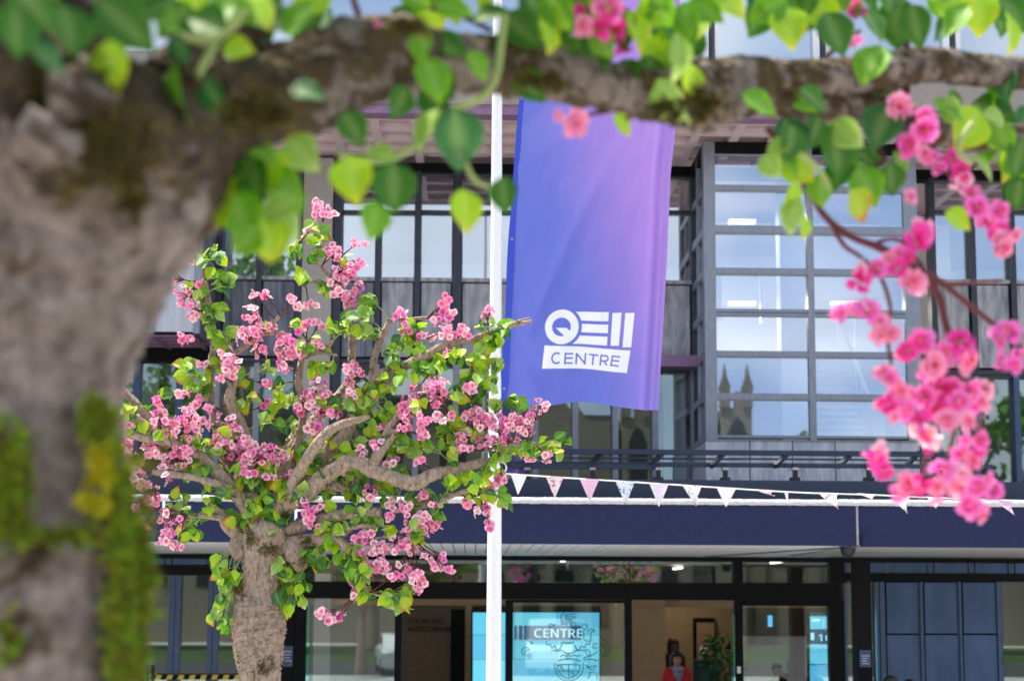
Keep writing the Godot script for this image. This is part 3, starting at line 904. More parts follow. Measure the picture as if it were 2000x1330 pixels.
func make_lobby(b: Node3D) -> void:
	var l := holder(b, "lobby")
	# partition with lettering, tan jambs and header
	var d := 27.0
	panel(l, "partition", M.brown_wall, 786, 1184, 908, 1520, d, 0.2)
	panel(l, "doorway", M.black, 880, 1190, 907, 1520, d - 0.004, 0.02)
	panel(l, "jamb", M.tan_wall, 908.5, 1180, 922, 1520, d + 0.01, 0.2)
	panel(l, "header", M.tan_wall, 600, 1148, 1300, 1183, d + 0.02, 0.2)
	panel(l, "jamb", M.tan_wall, 1174, 1183.5, 1300, 1520, d + 0.02, 0.2)
	panel(l, "side_partition", M.shaded_grey, 600, 1183.5, 785, 1520, d + 0.02, 0.2)
	panel(l, "white_column", M.pale_wall, 612, 1120, 640, 1520, 24.5, 0.4)
	words(l, "lettering", "CHURCHILL", 0.10, at(796, 1222, d - 0.01) , M.black, false, 1.0, 0.006)
	words(l, "lettering", "AUDITORIUM", 0.10, at(796, 1237, d - 0.01), M.black, false, 1.0, 0.006)
	# right hand recess
	panel(l, "header", M.tan_wall, 1296, 1150, 1640, 1187, d + 0.3, 0.2)
	panel(l, "recess_wall", M.tan_wall, 1290, 1150, 1640, 1520, 31.0, 0.2)
	panel(l, "door_frame", M.black, 1355, 1207, 1397, 1500, 30.9, 0.06)
	panel(l, "inner_door", M.tan_wall, 1362, 1216, 1396, 1500, 30.83, 0.05)
	panel(l, "paper_notice", M.letter, 1368, 1262, 1380, 1284, 30.77, 0.004)
	panel(l, "blue_desk", M.frame_blue, 1362, 1289, 1404, 1500, 28.5, 0.5)
	panel(l, "reception_wall", M.pale_wall, 1455, 1243, 1584, 1420, 29.0, 0.2)
	# ceiling
	bx(l, "lobby_ceiling", M.ceiling, at(-400, 1090, FACADE).x, 3.42, at(2300, 1090, FACADE).x, 3.5, -FACADE - 0.2, 14.4)
	for k in 9:
		bx(l, "ceiling_slat", M.board, at(590, 1090, FACADE).x, 3.395, at(1660, 1090, FACADE).x, 3.415, -FACADE - 0.5 - k * 0.5, 0.4)
	# lit ceiling strips
	for q in [[Vector3(1.6, 3.36, -24.6), 0.9], [Vector3(-2.6, 3.36, -24.9), 0.9], [Vector3(5.4, 3.36, -25.0), 0.9], [Vector3(0.4, 3.36, -28.8), 1.0], [Vector3(4.3, 3.36, -29.6), 1.0], [Vector3(-6.5, 3.36, -25.5), 0.9]]:
		var glow := mat(lin(.9, .85, .7), 0.6)
		glow.emission_enabled = true
		glow.emission = lin(1.0, .87, .66)
		glow.emission_energy_multiplier = 3.0
		part(l, "ceiling_light", box_mesh(Vector3(0.07, 0.03, q[1])), glow, Transform3D(Basis(), q[0]))
		var a := AreaLight3D.new()
		a.name = "ceiling_light_source"
		a.area_size = Vector2(0.07, q[1])
		a.light_color = lin(1.0, .86, .64)
		a.light_energy = 0.75
		a.area_range = 20.0
		a.shadow_enabled = true
		l.add_child(a, true)
		a.position = q[0] - Vector3(0, 0.02, 0)
		a.rotation_degrees = Vector3(-90, 0, 0)
	# black box hung from the ceiling
	var box := thing("ceiling_projector", "flat black box hanging under the lobby ceiling behind the fanlight", "projector", at(1107, 1140, 24.0))
	part(box, "casing", box_mesh(Vector3(1.02, 0.2, 0.5)), M.black, Transform3D(Basis(), Vector3(0, 0.12, 0)))
	part(box, "hanger", box_mesh(Vector3(0.05, 0.3, 0.05)), M.white_metal, Transform3D(Basis(), Vector3(0.02, 0.36, 0)))
	part(box, "lens", lathe([Vector2(0.0, 0.0), Vector2(0.05, 0.0), Vector2(0.06, 0.06), Vector2(0.05, 0.07)], 14), M.steel_dark, Transform3D(Basis(Vector3.RIGHT, PI / 2), Vector3(0.2, 0.12, 0.25)))
	# the blue screens
	var wall := thing("video_wall", "bright cyan video wall with navy centre logo, seen through the glass door", "screen")
	var dw := 26.4
	var blues := [Vector3(.10, .52, .72), Vector3(.13, .60, .78), Vector3(.09, .46, .70)]
	var us := [923.0, 1005.0, 1088.0, 1171.0]
	var vs := [1196.0, 1240.0, 1288.0, 1336.0, 1400.0]
	panel(wall, "casing", M.black, 920, 1193, 1174, 1404, dw + 0.03, 0.12)
	for i in 3:
		for j in 4:
			var k: Vector3 = blues[(i + j * 2) % 3]
			panel(wall, "screen_tile", glow_mat(k, 0.5), us[i] + 0.4, vs[j] + 0.4, us[i + 1] - 0.4, vs[j + 1] - 0.4, dw, 0.02)
	panel(wall, "logo_box", glow_mat(Vector3(.012, .02, .10), 0.5), 1031, 1222, 1136, 1250, dw - 0.022, 0.008)
	words(wall, "lettering", "CENTRE", 0.155, at(1042, 1250.5, dw - 0.034), glow_mat(Vector3(.35, .72, .85), 0.8), false, 1.22, 0.004)
	for q in [[987.0, 995.0], [1013.0, 1021.0], [1004.0, 1010.0], [1023.0, 1030.0]]:
		panel(wall, "logo_stroke", glow_mat(Vector3(.012, .025, .11), 0.5), q[0], 1222, q[1], 1250, dw - 0.022, 0.008)
	var pr := thing("wall_mounted_screen", "small blue portrait screen on the dark back wall behind the right glass door", "screen")
	panel(pr, "casing", M.black, 1499, 1200, 1511, 1226, 28.6, 0.06)
	panel(pr, "screen", glow_mat(Vector3(.10, .45, .75), 0.7), 1500.5, 1202, 1509.5, 1224, 28.59, 0.02)
	panel(l, "back_panel", M.brown_wall, 1452, 1150, 1640, 1242, 28.9, 0.1)
	var totem := thing("information_totem", "tall cyan information totem with a navy band reading 10, beside the right post", "screen")
	var dt := 24.0
	panel(totem, "casing", M.black, 1581, 1201, 1626, 1500, dt + 0.01, 0.2)
	for q in [[1203.5, 1229.0, .12, .58, .78], [1258.0, 1297.0, .10, .50, .74], [1299.0, 1345.0, .08, .42, .70], [1347.0, 1440.0, .08, .40, .68]]:
		panel(totem, "screen", glow_mat(Vector3(q[2], q[3], q[4]), 0.5), 1583, q[0], 1624, q[1], dt, 0.02)
	panel(totem, "navy_band", glow_mat(Vector3(.008, .014, .07), 0.5), 1583, 1230.5, 1624, 1256.5, dt, 0.02)
	words(totem, "digits", "10", 0.115, at(1597, 1257, dt - 0.01), glow_mat(Vector3(.25, .62, .80), 0.8), false, 1.5, 0.004)
	panel(totem, "logo_stroke", glow_mat(Vector3(.25, .62, .80), 0.8), 1584.5, 1236, 1591, 1250, dt - 0.008, 0.006)
	panel(totem, "text_line", glow_mat(Vector3(.6, .85, .92), 0.8), 1587, 1209.5, 1602, 1213, dt - 0.008, 0.006)
	panel(totem, "text_line", glow_mat(Vector3(.5, .8, .9), 0.8), 1609, 1209, 1610, 1225, dt - 0.008, 0.006)
	# screens light what is near them
	for q in [[at(1047, 1290, dw - 0.1), Vector2(2.2, 1.4), 1.0], [at(1603, 1290, dt - 0.1), Vector2(0.3, 1.6), 0.4]]:
		var a := AreaLight3D.new()
		a.name = "screen_light_source"
		a.area_size = q[1]
		a.light_color = lin(.2, .75, 1.0)
		a.light_energy = q[2]
		a.area_range = 15.0
		a.shadow_enabled = true
		add_child(a, true)
		a.position = q[0]
		a.rotation_degrees = Vector3(0, 180, 0)
	make_crest()
	make_lobby_plant()
	bench_row()

func glow_mat(c: Vector3, e: float) -> StandardMaterial3D:
	var key := "glow%s%s" % [c, e]
	if not M.has(key):
		var m := mat(lin(c.x * 0.3, c.y * 0.3, c.z * 0.3), 0.3)
		m.emission_enabled = true
		m.emission = lin(c.x, c.y, c.z)
		m.emission_energy_multiplier = e
		M[key] = m
	return M[key]

# outline of a royal coat of arms, cut from dark film on the glass door
func make_crest() -> void:
	var c := thing("door_crest", "dark outline coat of arms with crowned lion on the glass door", "emblem")
	var d := FACADE - 0.045
	var S := func(x: float, y: float) -> Vector3: return at(980.0 + x / 7.143, 1160.0 + y / 7.143, d)
	var lines := [
		# lion above the crown
		["lion", [[840, 440], [835, 360], [830, 300], [860, 272], [890, 290], [890, 330], [930, 350], [1000, 345], [1030, 335], [1020, 315], [960, 318], [915, 322], [910, 300], [940, 282], [1000, 285], [1035, 270]]],
		["lion", [[860, 430], [870, 370], [910, 352], [960, 358], [1000, 390], [1030, 410], [1040, 450]]],
		["lion", [[890, 430], [900, 390], [935, 370], [965, 395], [990, 440]]],
		["crown", [[905, 445], [920, 410], [935, 395], [950, 410], [965, 445]]],
		["crown", [[850, 655], [870, 690], [890, 670], [905, 700], [925, 670], [945, 700], [965, 668], [985, 695], [1005, 660]]],
		# mantling
		["mantling", [[650, 440], [690, 420], [730, 440], [745, 420], [700, 455], [660, 460]]],
		["mantling", [[1120, 435], [1160, 430], [1200, 440], [1180, 480], [1150, 500], [1130, 470]]],
		["mantling", [[620, 660], [640, 720], [680, 700], [700, 760], [740, 720], [760, 780], [800, 770], [840, 720], [830, 680]]],
		["mantling", [[1240, 660], [1220, 710], [1180, 690], [1160, 750], [1110, 730], [1080, 780], [1040, 760], [1020, 710]]],
		["mantling", [[1200, 540], [1220, 500], [1270, 490], [1300, 530], [1260, 520], [1240, 570], [1250, 620], [1220, 660], [1160, 650]]],
		["mantling", [[1130, 520], [1150, 560], [1140, 620], [1170, 640]]],
		["mantling", [[360, 640], [400, 680], [430, 700], [410, 650]]],
		# supporters
		["supporter", [[300, 860], [280, 800], [300, 760], [350, 745], [380, 780], [340, 790], [320, 830], [330, 870]]],
		["supporter", [[690, 790], [730, 790], [790, 800], [830, 780], [880, 815], [940, 830], [1000, 815], [1040, 790], [1100, 790], [1170, 780]]],
		["supporter", [[1170, 780], [1220, 790], [1240, 840], [1200, 860], [1180, 810], [1140, 800]]],
		["supporter", [[1340, 800], [1270, 850], [1200, 880], [1150, 890], [1170, 920], [1250, 905], [1330, 940]]],
		["supporter", [[1340, 690], [1290, 700], [1275, 740], [1300, 760], [1340, 745]]],
		["supporter", [[1180, 990], [1210, 1020], [1260, 1010], [1320, 1000], [1280, 1050], [1220, 1040], [1190, 1010]]],
		["supporter", [[1200, 1180], [1240, 1120], [1220, 1100], [1280, 1090], [1330, 1130], [1330, 1200]]],
		["supporter", [[1380, 600], [1440, 640], [1490, 700], [1510, 780], [1480, 850], [1440, 880]]],
		["supporter", [[1400, 700], [1450, 760], [1440, 840], [1400, 880]]],
		# shield and garter
		["shield", [[740, 960], [745, 1050], [780, 1130], [840, 1190], [930, 1215], [1030, 1190], [1100, 1130], [1135, 1050], [1140, 960]]],
		["shield", [[780, 990], [790, 1060], [830, 1130], [900, 1175], [980, 1170], [1050, 1120], [1090, 1050], [1095, 990]]],
		["shield", [[780, 990], [940, 985], [1095, 990]]],
		["shield", [[935, 985], [935, 1170]]],
		["shield", [[795, 1075], [1085, 1075]]],
		["shield", [[800, 1000], [850, 1020], [820, 1040], [880, 1055]]],
		["shield", [[960, 1095], [1010, 1110], [1000, 1140], [960, 1150]]],
		["motto", [[820, 880], [860, 850], [900, 870], [930, 850], [970, 870], [1010, 850], [1050, 870], [1110, 850]]],
		["motto", [[790, 940], [850, 915], [940, 905], [1030, 915], [1100, 940]]],
	]
	for q in lines:
		var pts := PackedVector3Array()
		var rad := PackedFloat32Array()
		for p in q[1]:
			pts.append(S.call(p[0], p[1]))
			rad.append(0.0065)
		part(c, q[0] + "_outline", tube_mesh(pts, rad, 4, 0.02), M.crest, Transform3D())

func make_lobby_plant() -> void:
	var base := at(1412, 1470, 26.0)
	base.y = 0.06
	var p := thing("lobby_plant", "bushy green pot plant in the doorway beside the red-jacketed woman", "plant", base)
	part(p, "pot", lathe([Vector2(0.0, 0.0), Vector2(0.2, 0.0), Vector2(0.26, 0.5), Vector2(0.28, 0.52), Vector2(0.25, 0.52), Vector2(0.23, 0.46), Vector2(0.0, 0.46)], 20), M.black)
	var stem := PackedVector3Array([Vector3(0, 0.4, 0), Vector3(0.03, 0.9, 0), Vector3(-0.02, 1.3, 0.02)])
	part(p, "stem", tube_mesh(stem, PackedFloat32Array([0.03, 0.025, 0.015]), 8, 0.1), M.bark)
	var top: float = at(1412, 1232, 26.0).y - base.y
	var st := SurfaceTool.new()
	st.begin(Mesh.PRIMITIVE_TRIANGLES)
	var blade := leaf_mesh(4)
	for i in 420:
		var a := rng.randf() * TAU
		var h := rng.randf_range(0.75, top - 0.1)
		var r := 0.34 * sqrt(rng.randf()) * (1.1 - 0.5 * absf((h - 1.2) / 1.0))
		var o := Vector3(cos(a) * r, h, sin(a) * r)
		var dir := Vector3(cos(a), rng.randf_range(-0.8, 0.8), sin(a)).normalized()
		st.append_from(blade, 0, Transform3D(aim(dir, Vector3(rng.randf() - 0.5, 1, rng.randf() - 0.5)).scaled_local(Vector3(0.09, 0.15, 0.15)), o))
	var f := part(p, "foliage", st.commit(), M.leaf)
	f.set_meta("kind", "stuff")

func bench_row() -> void:
	pass

# ---------------------------------------------------------------- leaves and blossoms
func aim(dir: Vector3, face: Vector3) -> Basis:
	# y along dir, z as near to face as can be
	var y := dir.normalized()
	var z := (face - y * face.dot(y))
	z = z.normalized() if z.length() > 0.001 else y.cross(Vector3.RIGHT).normalized()
	return Basis(y.cross(z).normalized(), y, z)

# one leaf of unit length along +y, facing +z; six dye jobs
func leaf_mesh(kind: int) -> ArrayMesh:
	var tones := [
		[Vector3(.026, .125, .006), Vector3(.040, .170, .008), Vector3(.058, .20, .01)],
		[Vector3(.085, .290, .006), Vector3(.14, .38, .008), Vector3(.22, .46, .012)],
		[Vector3(.26, .52, .004), Vector3(.40, .64, .006), Vector3(.54, .60, .012)],
		[Vector3(.17, .36, .03), Vector3(.32, .52, .09), Vector3(.46, .62, .17)],
		[Vector3(.016, .10, .022), Vector3(.028, .15, .035), Vector3(.05, .19, .055)],
		[Vector3(.28, .48, .006), Vector3(.44, .54, .012), Vector3(.60, .20, .012)],
	]
	var tone: Array = tones[kind]
	var st := SurfaceTool.new()
	st.begin(Mesh.PRIMITIVE_TRIANGLES)
	var n := 7
	var widths := [0.03, 0.27, 0.385, 0.415, 0.385, 0.29, 0.15, 0.0]
	var curl := 0.10 + 0.03 * kind
	var rows := []
	for i in n + 1:
		var t := float(i) / n
		var w: float = widths[i]
		var z := -curl * t * t
		var row := []
		for j in 5:
			var s := (j - 2) / 2.0
			var wave := 0.018 * sin(i * 2.1 + j * 1.7 + kind)
			var p := Vector3(s * w, t, z + absf(s) * w * 0.32 + (wave if j in [0, 4] else 0.0))
			var c: Vector3 = tone[0].lerp(tone[1], 0.25 + 0.55 * absf(s))
			if j == 2:
				c = tone[1].lerp(Vector3(.45, .55, .2), 0.25)
			if i >= n - 1 or (j in [0, 4] and i > 3):
				c = tone[2]
			row.append([p, c])
		rows.append(row)
	for i in n:
		for j in 4:
			for k in [[i, j], [i + 1, j], [i, j + 1], [i, j + 1], [i + 1, j], [i + 1, j + 1]]:
				var v: Array = rows[k[0]][k[1]]
				st.set_color(Color(v[1].x, v[1].y, v[1].z))
				st.add_vertex(v[0])
	st.index()
	st.generate_normals()
	return st.commit()

# silk blossom one unit across, facing +z: five outer and four inner petals, stamens
func blossom_mesh(kind: int) -> ArrayMesh:
	var deep: Vector3 = [Vector3(.78, .06, .22), Vector3(.72, .02, .15), Vector3(.86, .16, .22), Vector3(.62, .01, .20), Vector3(.70, .004, .17), Vector3(.78, .01, .28)][kind]
	var mid: Vector3 = [Vector3(.90, .27, .48), Vector3(.86, .12, .33), Vector3(.92, .44, .54), Vector3(.84, .09, .40), Vector3(.80, .014, .27), Vector3(.84, .045, .38)][kind]
	var edge: Vector3 = [Vector3(.95, .54, .71), Vector3(.93, .36, .56), Vector3(.97, .74, .80), Vector3(.92, .32, .64), Vector3(.86, .075, .42), Vector3(.90, .24, .60)][kind]
	var st := SurfaceTool.new()
	st.begin(Mesh.PRIMITIVE_TRIANGLES)
	var rr := RandomNumberGenerator.new()
	rr.seed = 50 + kind
	for layer in (2 if kind in [1, 3] else 1):
		var petals := 5 if layer == 0 else 3
		for q in petals:
			var a0 := TAU * q / petals + layer * 0.5 + rr.randf_range(-0.1, 0.1)
			var span := (TAU / petals) * 0.50
			var long := (0.5 if layer == 0 else 0.27) * (rr.randf_range(0.9, 1.08) if kind in [1, 3] else rr.randf_range(0.74, 1.14))
			var lift := 0.05 if layer == 0 else 0.20
			var turn := rr.randf_range(-0.14, 0.16) if kind in [1, 3] else rr.randf_range(-0.24, 0.30)
			var grid := []
			for i in 4:
				var t := i / 3.0
				var row := []
				for j in 4:
					var s := (j - 1.5) / 1.5
					var wide: float = [0.22, 0.85, 1.05, 0.62][i]
					var a := a0 + s * span * wide
					var notch := 1.0 - 0.14 * (1.0 - absf(s)) * (1.0 if i == 3 else 0.0) - 0.16 * absf(s) * (1.0 if i == 3 else 0.0)
					var r := long * (0.10 + 0.90 * t) * notch
					var z := lift * t * (1.35 - 0.6 * t) + turn * t * t + 0.08 * s * s * t + 0.045 * sin(s * 5.0 + q * 2.0 + i * 1.5) * t
					var c: Vector3 = deep.lerp(mid, smoothstep(0.0, 0.3, t)).lerp(edge, smoothstep(0.25, 0.7, t)) if layer == 0 else mid.lerp(edge, t)
					row.append([Vector3(cos(a) * r, sin(a) * r, z), c])
				grid.append(row)
			for i in 3:
				for j in 3:
					for k in [[i, j], [i + 1, j], [i, j + 1], [i, j + 1], [i + 1, j], [i + 1, j + 1]]:
						var v: Array = grid[k[0]][k[1]]
						st.set_color(Color(v[1].x, v[1].y, v[1].z))
						st.add_vertex(v[0])
	var heart: Vector3 = [Vector3(.85, .22, .12), Vector3(.75, .06, .08), Vector3(.9, .35, .15), Vector3(.35, .02, .08), Vector3(.55, .03, .05), Vector3(.75, .25, .1)][kind]
	for q in 7:
		var a := TAU * q / 7.0
		var tip := Vector3(cos(a) * 0.11, sin(a) * 0.11, 0.24)
		for p in [Vector3(cos(a + 0.5) * 0.05, sin(a + 0.5) * 0.05, 0.03), tip, Vector3(cos(a - 0.5) * 0.05, sin(a - 0.5) * 0.05, 0.03)]:
			st.set_color(Color(heart.x, heart.y, heart.z))
			st.add_vertex(p)
	st.index()
	st.generate_normals()
	return st.commit()

var leaf_kinds := []
var blossom_kinds := []

# limbs given as rows of u, v, radius in pixels, metres towards the eye
func limb(parent: Node3D, called: String, rows: Array, depth: float, m: Material, spine: PackedVector3Array, sides := 12, lump := 0.16, lump_size := 0.045, step := 0.035, wrinkle := 0.0) -> MeshInstance3D:
	var pts := PackedVector3Array()
	var rad := PackedFloat32Array()
	for r in rows:
		var d: float = depth - (r[3] if r.size() > 3 else 0.0)
		pts.append(at(r[0], r[1], d) - parent.position)
		rad.append(r[2] / FOCAL * d)
	var line: PackedVector3Array = smooth_line(pts, rad, 0.05)[0]
	for p in line:
		spine.append(p)
	return part(parent, called, tube_mesh(pts, rad, sides, step, lump, lump_size, wrinkle), m)

func nearest(spine: PackedVector3Array, p: Vector3) -> Vector3:
	var best := 1e9
	var w := p
	for s in spine:
		var d := s.distance_squared_to(p)
		if d < best:
			best = d
			w = s
	return w

func twig(st: SurfaceTool, a: Vector3, b: Vector3, r: float, sag: float) -> void:
	var m := (a + b) / 2 + Vector3(rng.randf_range(-1, 1), rng.randf_range(-0.4, 1), rng.randf_range(-1, 1)) * a.distance_to(b) * sag
	add_tube(st, PackedVector3Array([a, m, b]), PackedFloat32Array([r, r * 0.85, r * 0.6]), 5, maxf(0.03, a.distance_to(b) / 4.0), 0.0, 0.1, 0.0, false)

# leaves and blossoms gathered in clusters; the 300 nearest of each are parts, the rest one part
func dress(tree: Node3D, spine: PackedVector3Array, pinks: Array, greens: Array, depth: float, size: float, leaf_size: float) -> void:
	var flowers := []
	var leaves := []
	for c in pinks:
		var mid := at(c[0], c[1], depth) - tree.position
		var root := nearest(spine, mid)
		mid.z = lerpf(root.z, mid.z, 0.25) + rng.randf_range(0.0, 0.14)
		var scale := depth / FOCAL
		var n := int(round(PI * c[2] * c[3] / 66.0)) + 2
		var hot := rng.randf()
		var st := SurfaceTool.new()
		st.begin(Mesh.PRIMITIVE_TRIANGLES)
		var knot := mid.lerp(root, 0.35)
		twig(st, root, knot, 0.0065, 0.12)
		for i in n:
			var a := rng.randf() * TAU
			var q := sqrt(rng.randf())
			var p := mid + Vector3(cos(a) * q * c[2] * scale * 1.12, sin(a) * q * c[3] * scale * 1.12, rng.randf_range(-0.08, 0.10))
			var face := Vector3(rng.randf_range(-0.9, 0.9), rng.randf_range(-0.5, 0.9), rng.randf_range(-0.1, 1.0)) + (p - mid).normalized() * 0.7
			var kind := 3 if rng.randf() < 0.10 else (1 if rng.randf() < 0.22 + hot * 0.15 else (2 if rng.randf() < 0.4 else 0))
			flowers.append([p, face.normalized(), size * rng.randf_range(0.82, 1.18), kind])
			twig(st, knot, p - face.normalized() * 0.01, 0.0032, 0.16)
		st.index()
		st.generate_normals()
		part(tree, "blossom_twig", st.commit(), M.twig_red)
	for c in greens:
		var mid := at(c[0], c[1], depth) - tree.position
		var root := nearest(spine, mid)
		mid.z = lerpf(root.z, mid.z, 0.25) + rng.randf_range(-0.06, 0.12)
		var scale := depth / FOCAL
		var n := int(round(PI * c[2] * c[3] / 120.0)) + 3
		var st := SurfaceTool.new()
		st.begin(Mesh.PRIMITIVE_TRIANGLES)
		var knot := mid.lerp(root, 0.4)
		twig(st, root, knot, 0.005, 0.12)
		var mood := rng.randf()
		for i in n:
			var a := rng.randf() * TAU
			var q := sqrt(rng.randf())
			var p := mid + Vector3(cos(a) * q * c[2] * scale * 1.2, sin(a) * q * c[3] * scale * 1.2, rng.randf_range(-0.10, 0.12))
			var out := (p - knot)
			var dir := out.normalized() * 0.7 + Vector3(rng.randf_range(-0.8, 0.8), rng.randf_range(-1.1, 0.35), rng.randf_range(-0.3, 0.5))
			var face := Vector3(rng.randf_range(-0.7, 0.7), rng.randf_range(-0.2, 0.9), rng.randf_range(0.25, 1.0))
			var x := rng.randf()
			var kind := 0
			if x < 0.14: kind = 0
			elif x < 0.36: kind = 1
			elif x < 0.60 + mood * 0.12: kind = 2
			elif x < 0.84: kind = 3
			elif x < 0.92: kind = 4
			else: kind = 5
			leaves.append([p - dir.normalized() * leaf_size * 0.5, dir.normalized(), face, leaf_size * rng.randf_range(0.72, 1.2), kind])
			twig(st, knot, p - dir.normalized() * leaf_size * 0.5, 0.0028, 0.14)
		st.index()
		st.generate_normals()
		part(tree, "leaf_stem", st.commit(), M.twig_green)
	set_leaves(tree, leaves)
	set_blossoms(tree, flowers)

func set_leaves(tree: Node3D, leaves: Array) -> void:
	leaves.sort_custom(func(a, b): return a[0].z > b[0].z)
	var rest := SurfaceTool.new()
	rest.begin(Mesh.PRIMITIVE_TRIANGLES)
	for i in leaves.size():
		var l: Array = leaves[i]
		var b := aim(l[1], l[2]).scaled_local(Vector3(l[3] * rng.randf_range(0.85, 1.1), l[3], l[3]))
		if i < 300:
			part(tree, "leaf", leaf_kinds[l[4]], M.leaf, Transform3D(b, l[0]))
		else:
			rest.append_from(leaf_kinds[l[4]], 0, Transform3D(b, l[0]))
	if leaves.size() > 300:
		part(tree, "foliage", rest.commit(), M.leaf).set_meta("kind", "stuff")

func set_blossoms(tree: Node3D, flowers: Array) -> void:
	flowers.sort_custom(func(a, b): return a[0].z > b[0].z)
	var rest := SurfaceTool.new()
	rest.begin(Mesh.PRIMITIVE_TRIANGLES)
	for i in flowers.size():
		var f: Array = flowers[i]
		var b := Basis.looking_at(-f[1], Vector3.UP if absf(f[1].y) < 0.95 else Vector3.RIGHT)
		b = (b * Basis(Vector3.BACK, rng.randf() * TAU)).scaled_local(Vector3.ONE * f[2])
		if i < 300:
			part(tree, "blossom", blossom_kinds[f[3]], M.petal, Transform3D(b, f[0]))
		else:
			rest.append_from(blossom_kinds[f[3]], 0, Transform3D(b, f[0]))
	if flowers.size() > 300:
		part(tree, "blossom_mass", rest.commit(), M.petal).set_meta("kind", "stuff")

# moss: short tufts standing on the bark around given spots
func moss(tree: Node3D, spots: Array, depth: float, count: int, tuft: float, tones: Array) -> void:
	var st := SurfaceTool.new()
	st.begin(Mesh.PRIMITIVE_TRIANGLES)
	for s in spots:
		var mid: Vector3 = at(s[0], s[1], depth - s[4]) - tree.position
		var sc: float = (depth - s[4]) / FOCAL
		if s.size() > 8:
			mid = at(s[0], s[1], s[8]) - tree.position
		for i in int(count * s[5]):
			var a := rng.randf() * TAU
			var q := pow(rng.randf(), 0.55) * 1.45
			var k := 1.0 + 0.3 * fine.get_noise_3d(cos(a) * 2.2 + s[0], sin(a) * 2.2, s[1])
			var patch := fine.get_noise_3d(cos(a) * q * s[2] * 0.045 + s[0], sin(a) * q * s[3] * 0.045, s[1]) + 0.5 * fine.get_noise_3d(cos(a) * q * s[2] * 0.14 + s[0], sin(a) * q * s[3] * 0.14, s[1] + 9.0)
			if patch + 0.75 - q < 0.0:
				continue
			var off := Vector3(cos(a) * q * s[2] * sc * k, sin(a) * q * s[3] * sc * k, 0)
			# wraps round the trunk: depth follows a cylinder of the given radius
			var r: float = s[6] * sc
			var dx := clampf((s[7] * sc + off.x) / r, -0.995, 0.995)
			var z := r * sqrt(1.0 - dx * dx) - r * sqrt(maxf(0.0, 1.0 - pow(clampf(s[7] * sc / r, -0.99, 0.99), 2.0)))
			var p := mid + off + Vector3(0, 0, z)
			var nrm := Vector3(dx, 0, sqrt(1.0 - dx * dx))
			var dir := (nrm + Vector3(rng.randf_range(-0.7, 0.7), rng.randf_range(-0.5, 0.9), rng.randf_range(-0.5, 0.5))).normalized()
			var side := dir.cross(Vector3(rng.randf() - 0.5, rng.randf() - 0.5, rng.randf() - 0.5)).normalized() * tuft * 0.28
			var c: Vector3 = tones[rng.randi() % tones.size()] * rng.randf_range(0.7, 1.25)
			var h := tuft * rng.randf_range(0.6, 1.5)
			for v in [p - side, p + dir * h, p + side]:
				st.set_color(Color(c.x, c.y, c.z))
				st.add_vertex(v)
	st.generate_normals()
	part(tree, "moss", st.commit(), M.moss).set_meta("kind", "stuff")

